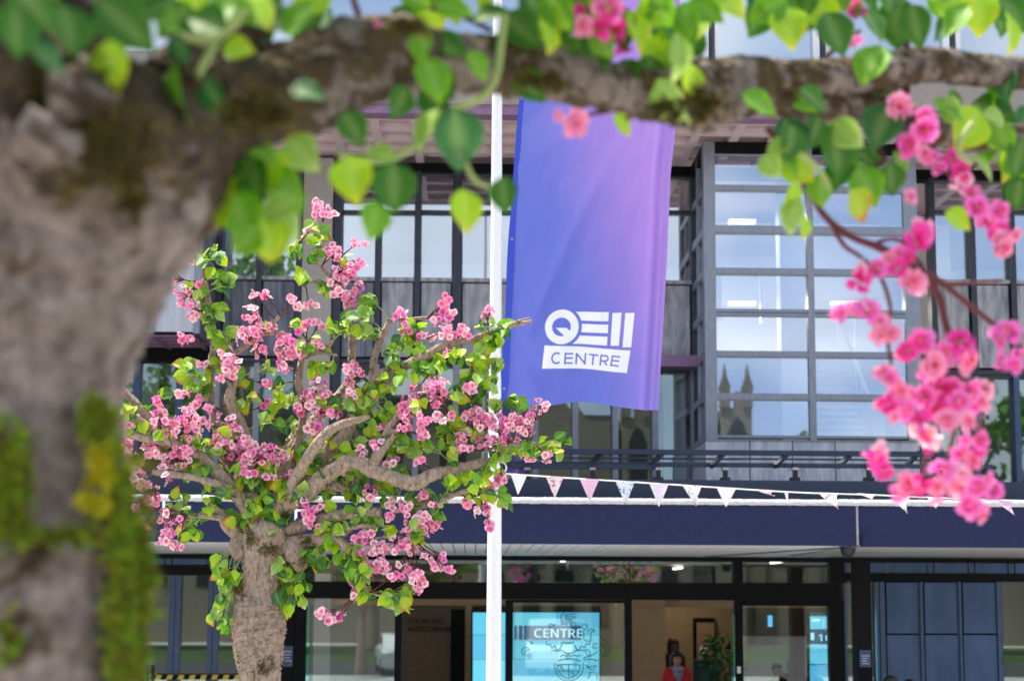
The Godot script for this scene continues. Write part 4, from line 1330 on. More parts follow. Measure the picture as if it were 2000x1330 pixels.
# ---------------------------------------------------------------- the tree in focus
func make_middle_tree() -> void:
	var foot := at(507, 1330, TREE)
	foot.y = 0.0
	var t := thing("blossom_tree", "artificial blossom tree with knotted trunk and pink flowers, in focus left of the flagpole", "tree", foot)
	var spine := PackedVector3Array()
	var D := TREE
	# the trunk: wrinkled sleeve below, smoother wood above
	limb(t, "trunk", [[506, 1880, 62], [507, 1700, 50], [506, 1500, 43], [507, 1330, 39], [506, 1280, 41], [506, 1230, 46.5], [508, 1190, 45], [510, 1172, 41], [511, 1166, 36], [511, 1120, 36], [513, 1085, 40], [517, 1058, 46], [520, 1035, 44], [522, 1010, 30]], D, M.bark, PackedVector3Array(), 40, 0.11, 0.06, 0.014, 0.007)
	limb(t, "sleeve", [[506, 1310, 40.5], [505, 1270, 45], [506, 1228, 50], [508, 1190, 47.5], [510, 1176, 41]], D, M.bark, PackedVector3Array(), 44, 0.14, 0.03, 0.01, 0.035)
	for k in [[[560, 1062, 20], [578, 1080, 24, .06], [584, 1100, 18, .08], [580, 1116, 6, .08]], [[478, 1050, 20], [462, 1066, 17, .03], [470, 1090, 13, .05]], [[484, 1160, 10], [468, 1165, 8], [460, 1150, 5]]]:
		limb(t, "knot", k, D, M.bark, PackedVector3Array(), 12, 0.22, 0.03, 0.02)
	var B := [
		# big horizontal limb to the right
		[[525, 1020, 27], [552, 985, 25, .05], [598, 963, 19, .15], [634, 928, 18, .2], [690, 903, 18, .25], [722, 916, 16, .3], [762, 931, 16, .3], [808, 944, 17, .3], [844, 928, 14, .28], [900, 913, 11, .2], [952, 902, 9, .15], [976, 897, 5, .1]],
		[[612, 950, 11, .15], [640, 950, 12, .1], [684, 951, 9, .05]],
		[[725, 912, 12, .3], [738, 890, 13, .32], [752, 872, 8, .3], [770, 850, 5, .3]],
		# rising limb then tall leader
		[[528, 1000, 24], [558, 920, 19, -.1], [574, 860, 16, -.15], [604, 832, 13, -.2], [640, 793, 12, -.25], [669, 764, 11, -.25], [684, 729, 10, -.25], [687, 664, 8, -.22], [681, 625, 7, -.2], [676, 598, 6, -.2], [671, 552, 5, -.2], [664, 515, 4.5, -.2], [648, 470, 4, -.2], [630, 432, 3, -.2], [618, 388, 2, -.2]],
		[[668, 556, 5, -.2], [646, 540, 5, -.15], [626, 522, 4, -.1], [607, 510, 2.5, -.1]],
		[[664, 560, 3.5, -.2], [628, 550, 4, -.15], [591, 552, 2.5, -.1]],
		[[640, 490, 3, -.2], [620, 478, 3.5, -.15], [588, 467, 2.4, -.1]],
		# second limb curling forward
		[[548, 985, 18], [580, 930, 13, .2], [604, 888, 12, .3], [634, 849, 11, .35], [665, 830, 10, .35], [696, 821, 8, .3], [722, 814, 5, .3]],
		# long arching limb to the upper right
		[[560, 960, 17, -.05], [620, 905, 16, -.05], [672, 850, 15, -.02], [692, 806, 14, .0], [716, 762, 13, .05], [745, 732, 12, .08], [787, 715, 11, .1], [826, 698, 10.5, .12], [860, 680, 10, .14], [890, 670, 9, .15], [922, 663, 7, .16], [964, 646, 6.5, .18], [1006, 634, 5.5, .2], [1038, 628, 4, .2]],
		[[826, 702, 7, .12], [842, 727, 7, .15], [851, 745, 7, .18], [856, 768, 4.5, .2]],
		[[895, 676, 6, .15], [908, 694, 5.5, .18], [923, 714, 3.5, .2]],
		[[712, 790, 9, .05], [736, 771, 7.5, .12], [769, 747, 6, .18]],
		[[745, 765, 7, .1], [758, 740, 6.5, .14], [773, 714, 3.5, .18]],
		[[985, 641, 4, .2], [1010, 628, 3, .22], [1036, 620, 1.6, .22]],
		# leaning stub behind
		[[728, 740, 9, -.1], [731, 700, 8, -.12], [742, 662, 8, -.14], [754, 640, 7, -.15], [760, 622, 5, -.15]],
		[[757, 626, 5, -.15], [790, 624, 4.2, -.12], [836, 621, 3.8, -.1]],
		[[806, 634, 3.4, -.05], [822, 648, 4, 0], [836, 662, 3, .05]],
		# diagonal limb low centre
		[[690, 955, 11, .1], [722, 908, 10, .15], [741, 874, 10, .18], [762, 833, 9, .2], [788, 801, 6, .22]],
		[[741, 860, 7, .18], [758, 846, 7, .22], [778, 841, 5, .25]],
		# left leaders
		[[500, 985, 22], [462, 925, 15, -.1], [432, 860, 12, -.15], [414, 800, 10, -.18], [409, 740, 9, -.18], [417, 664, 8, -.18], [413, 630, 7.5, -.18], [406, 585, 7, -.18], [399, 548, 6.5, -.18], [396, 512, 6, -.18], [383, 484, 5.5, -.18], [363, 464, 4, -.18]],
		[[505, 940, 15, .0], [480, 855, 13, .0], [462, 812, 13, .03], [448, 780, 13, .05], [452, 758, 11, .05], [466, 735, 6, .05]],
		[[415, 715, 6, -.15], [448, 696, 6, -.05], [484, 673, 6, .05], [520, 642, 5.5, .1], [546, 618, 4.5, .12]],
		[[508, 655, 4, .08], [530, 651, 4, .1], [554, 650, 3, .1]],
		[[560, 910, 12, -.1], [585, 850, 10, -.1], [592, 790, 9, -.08], [582, 748, 8.5, -.05], [588, 706, 7, -.05], [600, 672, 5, -.05]],
		[[592, 700, 4.5, -.03], [622, 686, 4.5, .02], [640, 678, 4, .05], [652, 663, 3, .05]],
		[[606, 692, 3.5, 0], [632, 690, 3.5, .03], [658, 694, 3, .05]],
		# limbs reaching left
		[[495, 1010, 20], [450, 950, 15, .05], [395, 895, 12, .1], [340, 868, 10.5, .15], [282, 856, 10, .2], [236, 842, 8, .2]],
		[[372, 884, 9, .1], [316, 846, 9.5, .12], [296, 824, 9.5, .14], [264, 788, 9, .15], [226, 748, 7, .15]],
		[[318, 850, 7, .16], [274, 821, 7.5, .2], [246, 798, 7, .22], [224, 776, 6, .22]],
		[[455, 960, 10, .1], [400, 938, 8, .18], [338, 927, 7.5, .22], [296, 922, 6, .25]],
		[[480, 1055, 17, 0], [448, 1030, 15, .04], [428, 1002, 11, .08], [402, 980, 6, .1]],
		[[436, 1012, 7, .1], [400, 1008, 6, .14], [366, 1006, 4, .16]],
		# low right limb with its hanging end
		[[540, 1066, 26], [574, 1062, 18, .05], [606, 1054, 15, .08], [641, 1049, 14, .1], [664, 1042, 12, .12], [686, 1032, 7, .14]],
		[[655, 1047, 10, .12], [672, 1064, 10, .15], [685, 1082, 9.5, .17], [698, 1096, 8.5, .18], [702, 1126, 6.5, .2], [719, 1158, 4, .2]],
		[[701, 1122, 5, .2], [697, 1146, 4.5, .22], [694, 1170, 3.5, .22]],
		[[550, 1040, 18], [600, 1022, 15, .05], [645, 1012, 14, .12], [680, 1003, 13.5, .16], [712, 1000, 12.5, .18], [744, 1001, 11, .2]],
		[[676, 1036, 5, .15], [700, 1028, 6, .2], [734, 1029, 5, .22]],
		[[700, 1060, 4, .18], [760, 1048, 3.6, .2], [806, 1052, 2.4, .2]],
		[[790, 1000, 5, .15], [850, 981, 6.5, .2], [900, 962, 6, .22], [945, 950, 3, .22]],
		[[945, 880, 4, .1], [1000, 868, 3.6, .15], [1050, 872, 2.6, .2]],
	]
	for rows in B:
		for r in rows:
			r[2] *= 0.86
		limb(t, "branch", rows, D, M.bark, spine, 16, 0.24, 0.04, 0.022, 0.03)
	var pinks := [
		[360, 506, 15, 14], [336, 545, 18, 18], [350, 573, 18, 16], [371, 601, 14, 14], [385, 545, 8, 8], [364, 664, 13, 14], [395, 709, 8, 8], [353, 767, 11, 8], [381, 783, 12, 8],
		[504, 583, 7, 7], [525, 585, 5, 7], [500, 622, 15, 18], [511, 650, 16, 12], [490, 667, 26, 14], [505, 688, 12, 10], [532, 646, 7, 9], [458, 716, 22, 26], [448, 745, 12, 10],
		[574, 594, 7, 7], [588, 608, 8, 7], [605, 597, 11, 5], [598, 629, 10, 7], [620, 636, 11, 9], [591, 650, 8, 8], [563, 681, 20, 26], [581, 686, 12, 14], [558, 722, 12, 10], [626, 681, 8, 8],
		[521, 755, 11, 7], [537, 750, 6, 6], [518, 793, 9, 7], [616, 765, 22, 20], [595, 793, 22, 18], [630, 807, 16, 12], [614, 838, 14, 18], [654, 811, 8, 8],
		[325, 793, 10, 7], [322, 811, 10, 8], [248, 744, 14, 10], [244, 764, 10, 8], [259, 835, 12, 8], [252, 872, 10, 10], [325, 835, 14, 10], [367, 821, 24, 18], [392, 826, 12, 12],
		[360, 850, 34, 16], [420, 807, 14, 8], [434, 846, 24, 20], [462, 835, 14, 14], [340, 877, 32, 18], [455, 867, 36, 14], [490, 885, 22, 14], [532, 885, 22, 14], [560, 892, 12, 12],
		[305, 883, 18, 14], [266, 906, 16, 16], [350, 910, 30, 16], [371, 885, 18, 10], [280, 945, 14, 20], [305, 973, 24, 18], [290, 1000, 14, 12], [329, 938, 10, 7], [333, 1011, 12, 18], [357, 1022, 10, 7], [345, 1039, 9, 7], [334, 1060, 9, 8], [357, 1067, 9, 8], [290, 1028, 8, 8],
		[452, 888, 36, 12], [511, 898, 30, 14], [469, 927, 18, 10], [493, 922, 12, 10], [528, 934, 9, 8], [567, 937, 22, 10], [612, 936, 9, 8], [564, 964, 9, 8], [592, 972, 12, 14], [597, 988, 10, 10], [627, 994, 8, 8], [609, 1011, 10, 10], [620, 1025, 9, 8],
		[619, 386, 9, 6], [616, 398, 9, 7], [624, 418, 14, 9], [644, 415, 8, 10], [598, 458, 6, 7], [700, 472, 16, 7], [642, 490, 14, 9], [655, 498, 10, 7], [671, 527, 18, 20], [695, 520, 14, 20], [657, 548, 16, 10], [696, 556, 10, 14], [660, 575, 9, 7], [683, 582, 10, 12],
		[785, 605, 9, 6], [785, 629, 12, 14], [793, 646, 7, 6], [874, 590, 5, 9], [860, 605, 8, 7], [882, 610, 4, 4], [856, 631, 8, 7], [877, 629, 7, 7], [832, 660, 16, 7], [874, 657, 17, 12], [909, 660, 14, 13], [951, 625, 12, 10], [877, 699, 13, 7],
		[697, 716, 9, 7], [690, 731, 9, 8], [706, 735, 7, 7], [688, 748, 8, 7], [692, 772, 8, 12], [702, 797, 7, 8], [657, 811, 8, 8], [867, 757, 8, 6], [846, 772, 20, 12], [813, 772, 10, 9], [863, 783, 10, 8], [849, 797, 7, 7], [919, 771, 10, 10],
		[800, 797, 16, 14], [793, 818, 13, 18], [793, 842, 10, 10], [832, 832, 12, 10], [860, 828, 11, 8], [881, 823, 9, 8], [825, 856, 9, 9], [912, 818, 12, 14], [930, 812, 7, 9], [905, 863, 13, 17], [909, 884, 10, 8],
		[947, 828, 16, 16], [975, 838, 24, 16], [1012, 832, 22, 14], [1030, 845, 12, 10], [958, 868, 28, 15], [995, 866, 16, 10], [1052, 804, 10, 11], [1038, 818, 7, 6], [1031, 898, 10, 6], [1066, 898, 12, 7],
		[741, 877, 10, 9], [713, 888, 9, 8], [748, 846, 8, 8], [739, 874, 10, 10], [763, 909, 16, 8], [823, 909, 8, 6], [728, 965, 13, 12], [672, 927, 7, 5], [774, 990, 17, 10], [760, 1014, 8, 7], [795, 992, 8, 7], [830, 969, 12, 11], [847, 990, 9, 7],
		[819, 1021, 22, 18], [847, 1025, 12, 12], [826, 1046, 8, 9], [795, 1042, 8, 7], [914, 986, 6, 6], [942, 1004, 13, 11], [952, 1028, 7, 11], [956, 955, 14, 7], [979, 939, 10, 12],
		[714, 1056, 20, 18], [707, 1091, 12, 10], [742, 1074, 16, 14], [746, 1105, 18, 13], [725, 1109, 10, 10], [774, 1070, 22, 13], [795, 1060, 10, 9], [809, 1077, 10, 8], [791, 1109, 10, 9], [805, 1126, 17, 11], [826, 1137, 9, 8], [814, 1156, 8, 7], [774, 1126, 9, 7],
		[837, 1093, 8, 7], [867, 1091, 7, 7], [854, 1109, 9, 8], [879, 1112, 5, 6], [690, 1144, 6, 6], [700, 1168, 9, 8], [645, 1200, 10, 10], [655, 1217, 8, 7], [672, 1202, 9, 7],
	]
	var greens := [
		[413, 500, 22, 22], [437, 535, 14, 14], [381, 560, 20, 13], [413, 605, 14, 16], [434, 552, 12, 10], [408, 650, 10, 16], [441, 653, 18, 22], [430, 605, 8, 8], [378, 737, 30, 16], [420, 713, 24, 20], [437, 685, 14, 12], [352, 702, 16, 10], [476, 745, 10, 12], [392, 755, 14, 10],
		[581, 638, 10, 8], [609, 681, 24, 16], [620, 720, 16, 12], [644, 727, 8, 8], [651, 646, 9, 9], [574, 489, 13, 12], [591, 538, 12, 10], [676, 500, 12, 12], [686, 643, 14, 16], [670, 648, 8, 8], [720, 580, 10, 12], [717, 618, 10, 14], [702, 606, 8, 8], [717, 650, 18, 12], [657, 646, 8, 9], [612, 500, 10, 10], [604, 440, 8, 12], [626, 452, 10, 10],
		[758, 681, 18, 12], [780, 671, 20, 12], [797, 646, 16, 14], [815, 640, 12, 8], [975, 647, 22, 16], [965, 667, 14, 20], [937, 643, 9, 7], [902, 709, 34, 11], [947, 692, 18, 16], [947, 737, 20, 16], [965, 723, 10, 14], [955, 762, 14, 9], [856, 723, 20, 11], [842, 692, 12, 8],
		[783, 730, 22, 10], [818, 734, 16, 12], [769, 755, 20, 18], [723, 776, 20, 22], [912, 748, 20, 9], [905, 762, 20, 8], [909, 786, 16, 8], [972, 790, 12, 14], [1000, 786, 8, 10], [1010, 797, 9, 7], [937, 783, 12, 9], [737, 800, 24, 20], [769, 811, 14, 12], [721, 832, 18, 14],
		[821, 804, 12, 9], [891, 825, 12, 16], [891, 842, 12, 12], [846, 874, 20, 16], [874, 860, 20, 16], [807, 881, 20, 12], [758, 891, 16, 10], [1063, 874, 36, 15], [1098, 867, 10, 8], [986, 888, 18, 14], [1024, 884, 16, 12], [1080, 888, 16, 8], [930, 846, 12, 14], [780, 868, 14, 10],
		[613, 876, 18, 12], [640, 875, 30, 16], [668, 886, 20, 12], [620, 916, 12, 10], [700, 941, 20, 16], [683, 965, 16, 14], [718, 985, 12, 10], [746, 941, 14, 12], [777, 948, 20, 12], [816, 972, 16, 12], [760, 972, 12, 16], [809, 1000, 10, 8], [790, 925, 14, 10], [700, 870, 14, 12],
		[872, 951, 16, 14], [854, 1007, 8, 8], [924, 976, 14, 11], [949, 965, 14, 12], [977, 969, 13, 10], [987, 985, 9, 8], [970, 909, 14, 17], [942, 930, 13, 13], [905, 935, 14, 10],
		[648, 1011, 18, 16], [669, 1011, 12, 16], [623, 1035, 9, 8], [648, 1074, 10, 11], [630, 1102, 11, 8], [606, 1091, 10, 8], [728, 1018, 11, 7], [763, 1042, 14, 7], [697, 1077, 9, 10], [714, 1123, 11, 11], [683, 1116, 7, 12], [725, 1158, 14, 12], [763, 1168, 16, 14], [788, 1161, 14, 14], [788, 1182, 9, 8], [798, 1168, 8, 10], [823, 1056, 7, 8],
		[465, 944, 30, 20], [427, 965, 26, 20], [511, 980, 28, 15], [507, 1000, 18, 10], [469, 1015, 24, 14], [550, 1021, 15, 16], [530, 1010, 12, 10], [385, 1011, 20, 10], [375, 1042, 20, 13], [388, 923, 28, 16], [413, 997, 14, 12], [360, 980, 14, 14], [340, 997, 10, 10], [404, 900, 22, 12], [420, 880, 16, 10], [520, 955, 20, 10], [545, 925, 16, 10],
		[430, 1102, 12, 20], [423, 1116, 15, 9], [455, 1137, 18, 14], [441, 1148, 10, 10], [434, 1179, 8, 8], [423, 1200, 9, 9], [441, 1222, 9, 20], [550, 1118, 11, 18], [567, 1126, 9, 9], [591, 1133, 10, 7], [591, 1151, 10, 8], [563, 1154, 9, 9], [549, 1158, 8, 10], [563, 1179, 9, 7], [584, 1177, 10, 8], [569, 1193, 9, 8],
		[330, 775, 8, 8], [290, 812, 14, 9], [276, 838, 10, 8], [520, 720, 10, 10], [545, 755, 14, 14], [500, 780, 14, 12], [540, 790, 16, 14], [530, 826, 20, 14], [560, 830, 14, 12], [475, 800, 12, 8], [400, 870, 14, 10], [560, 780, 12, 10],
	]
	# loose sprays of leaves all along the lower crown
	for k in 95:
		var q := spine[rng.randi() % spine.size()] + t.position
		var rel := (q - EYE) * view
		var u := MID_U + rel.x / -rel.z * FOCAL
		var v := MID_V - rel.y / -rel.z * FOCAL
		if v > 800.0 or rng.randf() < 0.3:
			greens.append([u + rng.randf_range(-22, 22), v + rng.randf_range(-22, 22), rng.randf_range(10, 17), rng.randf_range(9, 14)])
	dress(t, spine, pinks, greens, D, 0.072, 0.098)
	var mossy := [Vector3(.10, .085, .012), Vector3(.15, .12, .016), Vector3(.07, .075, .010), Vector3(.20, .15, .03)]
	moss(t, [[488, 1048, 16, 26, .16, 1.0, 40, -28], [530, 1070, 22, 16, .15, 1.0, 42, 14], [590, 1095, 16, 26, .16, 1.2, 24, 4], [598, 1058, 20, 14, .13, .8, 18, 0], [515, 1300, 24, 18, .15, 1.0, 40, 8], [470, 1190, 10, 30, .08, .7, 42, -34], [468, 1290, 8, 14, .1, .5, 42, -34], [470, 1150, 14, 12, .10, .7, 38, -32], [556, 1005, 16, 10, .1, .5, 26, 8]], TREE, 900, 0.016, mossy)

# ---------------------------------------------------------------- the tree close to the lens
# blotches of brown stain and old moss in the painted bark, thickest round the fork
func stained(m: ArrayMesh, off: Vector3) -> ArrayMesh:
	var a := m.surface_get_arrays(0)
	var cols := PackedColorArray()
	for p in a[Mesh.ARRAY_VERTEX]:
		var q: Vector3 = (p + off) * 7.0
		var n := fine.get_noise_3d(q.x, q.y * 0.8, q.z) + 0.6 * fine.get_noise_3d(q.x * 3.1, q.y * 2.5, q.z * 3.1) + 0.3 * fine.get_noise_3d(q.x * 9.0, q.y * 9.0, q.z * 9.0)
		var grow := smoothstep(3.30, 3.50, p.y + off.y) * lerpf(1.15, 0.55, smoothstep(-0.5, -0.15, p.x + off.x))
		var k := smoothstep(0.45, 0.62, n + grow)
		var c := Vector3(1, 1, 1).lerp(Vector3(.32, .25, .10) if n > 0.0 else Vector3(.20, .15, .10), k)
		cols.append(Color(c.x, c.y, c.z))
	a[Mesh.ARRAY_COLOR] = cols
	var out := ArrayMesh.new()
	out.add_surface_from_arrays(Mesh.PRIMITIVE_TRIANGLES, a)
	return out

func near_depth(u: float) -> float:
	return 2.72 + 0.00082 * u

func make_near_tree() -> void:
	var foot := at(70, 1330, 2.8)
	foot.y = 0.0
	var t := thing("blossom_tree", "large blurred blossom tree close to the camera, mossy trunk at the left edge", "tree", foot)
	var spine := PackedVector3Array()
	var L := func(rows: Array, called: String, sides: int, lump: float, size: float, step: float, wrinkle := 0.0) -> void:
		var pts := PackedVector3Array()
		var rad := PackedFloat32Array()
		for r in rows:
			var d: float = near_depth(r[0]) - (r[3] if r.size() > 3 else 0.0)
			pts.append(at(r[0], r[1], d) - t.position)
			rad.append(r[2] / FOCAL * d)
		for p in smooth_line(pts, rad, 0.03)[0]:
			spine.append(p)
		part(t, called, stained(tube_mesh(pts, rad, sides, step, lump, size, wrinkle), t.position), M.bark_near)
	L.call([[68, 3700, 240], [66, 2600, 190], [66, 1800, 172], [66, 1400, 170], [64, 1250, 172], [62, 1120, 176], [60, 1000, 174], [62, 860, 172], [66, 740, 178], [72, 640, 200], [82, 540, 238], [96, 440, 285], [110, 350, 305], [120, 270, 300], [130, 190, 250]], "trunk", 72, 0.085, 0.10, 0.018, 0.014)
	L.call([[66, 1900, 178], [66, 1600, 176], [66, 1400, 176], [64, 1250, 178], [62, 1140, 182], [61, 1090, 180], [60, 1050, 173]], "sleeve", 72, 0.07, 0.07, 0.012, 0.032)
	# crown limbs
	L.call([[260, 330, 190], [400, 235, 120], [500, 190, 98], [600, 168, 92], [690, 125, 88], [770, 108, 78], [860, 120, 62], [960, 126, 58], [1060, 142, 52], [1180, 168, 46], [1290, 186, 52], [1350, 182, 66], [1420, 178, 62], [1490, 170, 46]], "branch", 40, 0.16, 0.05, 0.018)
	L.call([[1380, 160, 40, .02], [1440, 142, 34, .03], [1540, 150, 34, .03], [1640, 150, 38, .02], [1740, 138, 40, 0], [1820, 126, 36], [1920, 138, 32], [2080, 142, 30], [2250, 120, 24]], "branch", 28, 0.16, 0.04, 0.018)
	L.call([[1440, 190, 40, -.03], [1560, 200, 34, -.05], [1660, 210, 34, -.06], [1760, 236, 34, -.08], [1860, 262, 30, -.1], [1990, 268, 26, -.1], [2150, 250, 20, -.1]], "branch", 26, 0.16, 0.04, 0.018)
	L.call([[330, 200, 90, .05], [420, 110, 70, .0], [490, 30, 44, -.05], [520, -60, 40, -.08], [540, -240, 30, -.1], [600, -520, 14, -.1]], "branch", 32, 0.14, 0.05, 0.02)
	L.call([[60, 260, 190, .1], [20, 140, 120, .12], [-60, 20, 95, .1], [-180, -120, 70, .05], [-420, -300, 36, 0]], "branch", 36, 0.15, 0.06, 0.02)
	L.call([[150, 260, 120, .1], [170, 170, 80, .12], [180, 60, 60, .1], [150, -80, 48, .05], [90, -400, 24, 0]], "branch", 32, 0.15, 0.06, 0.02)
	for k in [[[90, 190, 60, .32], [150, 200, 66, .34], [210, 230, 50, .3], [250, 262, 30, .25]], [[30, 250, 50, .3], [110, 290, 52, .33], [210, 292, 46, .32], [290, 260, 36, .28]], [[1330, 200, 40, .03], [1370, 206, 48, .05], [1420, 196, 40, .03]]]:
		L.call(k, "knot", 20, 0.3, 0.04, 0.02)
	# red stems of the hanging sprays
	var red := [
		[[1500, 250, 7], [1560, 340, 7], [1610, 420, 7], [1660, 460, 7], [1710, 480, 8], [1770, 510, 9], [1830, 570, 8], [1850, 640, 7], [1880, 720, 6], [1870, 820, 5], [1850, 900, 4]],
		[[1620, 430, 5], [1650, 480, 5], [1680, 500, 4], [1720, 540, 4], [1740, 600, 4], [1735, 660, 4], [1745, 720, 3.5], [1780, 790, 3.5], [1810, 850, 3], [1800, 940, 3]],
		[[1770, 510, 6], [1830, 545, 6], [1900, 600, 6], [1950, 640, 5], [2010, 690, 4]],
		[[1700, 480, 5], [1760, 470, 4.5], [1830, 550, 4], [1900, 552, 4], [1960, 548, 3]],
		[[1800, 250, 6], [1850, 330, 6], [1900, 400, 5], [1950, 460, 4]],
		[[1180, 100, 6], [1170, 150, 6], [1200, 210, 5], [1130, 225, 4]],
		[[680, -40, 6], [700, 30, 7], [735, 70, 6], [760, 100, 5]],
		[[750, -30, 6], [830, 10, 7], [900, 30, 6], [960, 60, 5]],
		[[1760, 30, 7], [1775, 120, 8], [1770, 200, 6]],
		[[1640, 320, 6], [1690, 335, 6], [1730, 310, 5], [1710, 285, 4]],
		[[930, 110, 6], [1010, 120, 7], [1100, 110, 6], [1200, 80, 5]],
		[[1490, 130, 6], [1540, 160, 6], [1600, 120, 5], [1680, 60, 4]],
		[[1870, 740, 4], [1920, 800, 4], [1900, 880, 4], [1880, 960, 3.5], [1905, 1000, 3]],
	]
	for rows in red:
		var pts := PackedVector3Array()
		var rad := PackedFloat32Array()
		for r in rows:
			var d := near_depth(r[0]) + 0.02
			pts.append(at(r[0], r[1], d) - t.position)
			rad.append(r[2] / FOCAL * d)
		part(t, "blossom_twig", tube_mesh(pts, rad, 8, 0.03, 0.15, 0.02), M.twig_red)
	var green := [
		[[480, 20, 9], [430, 60, 10], [405, 110, 9], [385, 150, 7]], [[330, 60, 9], [370, 75, 9], [420, 75, 8], [470, 40, 7]], [[985, 30, 9], [978, 90, 9], [968, 150, 9], [940, 190, 8], [880, 215, 7]],
		[[660, 300, 7], [740, 315, 7], [800, 290, 7], [870, 220, 6]], [[860, 240, 6], [900, 300, 6], [925, 350, 6], [955, 365, 5]], [[1560, 300, 6], [1600, 330, 6], [1620, 370, 5]], [[1900, 240, 6], [1870, 290, 6], [1900, 320, 5]],
	]
	for rows in green:
		var pts := PackedVector3Array()
		var rad := PackedFloat32Array()
		for r in rows:
			var d := near_depth(r[0]) - 0.16
			pts.append(at(r[0], r[1], d) - t.position)
			rad.append(r[2] / FOCAL * d)
		part(t, "leaf_stem", tube_mesh(pts, rad, 8, 0.02), M.twig_green)
	# the crown goes on above the picture
	var top := SurfaceTool.new()
	top.begin(Mesh.PRIMITIVE_TRIANGLES)
	for k in 1300:
		var a := rng.randf() * TAU
		var r := sqrt(rng.randf())
		var p := Vector3(-0.55 + cos(a) * r * 1.45, rng.randf_range(4.15, 5.3) - 0.5 * r * r, -3.2 + sin(a) * r * 1.35)
		p.y = maxf(p.y, 2.6 + 0.50 * -p.z)
		if fine.get_noise_3d(p.x * 2.0, p.y * 2.0, p.z * 2.0) < -0.12:
			continue
		var dir := Vector3(rng.randf_range(-1, 1), rng.randf_range(-1.0, 0.3), rng.randf_range(-1, 1))
		top.append_from(leaf_kinds[[0, 1, 2, 4, 1][rng.randi() % 5]], 0, Transform3D(aim(dir, Vector3(rng.randf() - 0.5, 1, rng.randf() - 0.5)).scaled_local(Vector3.ONE * rng.randf_range(0.09, 0.15)), p - t.position))
	part(t, "crown", top.commit(), M.leaf).set_meta("kind", "stuff")
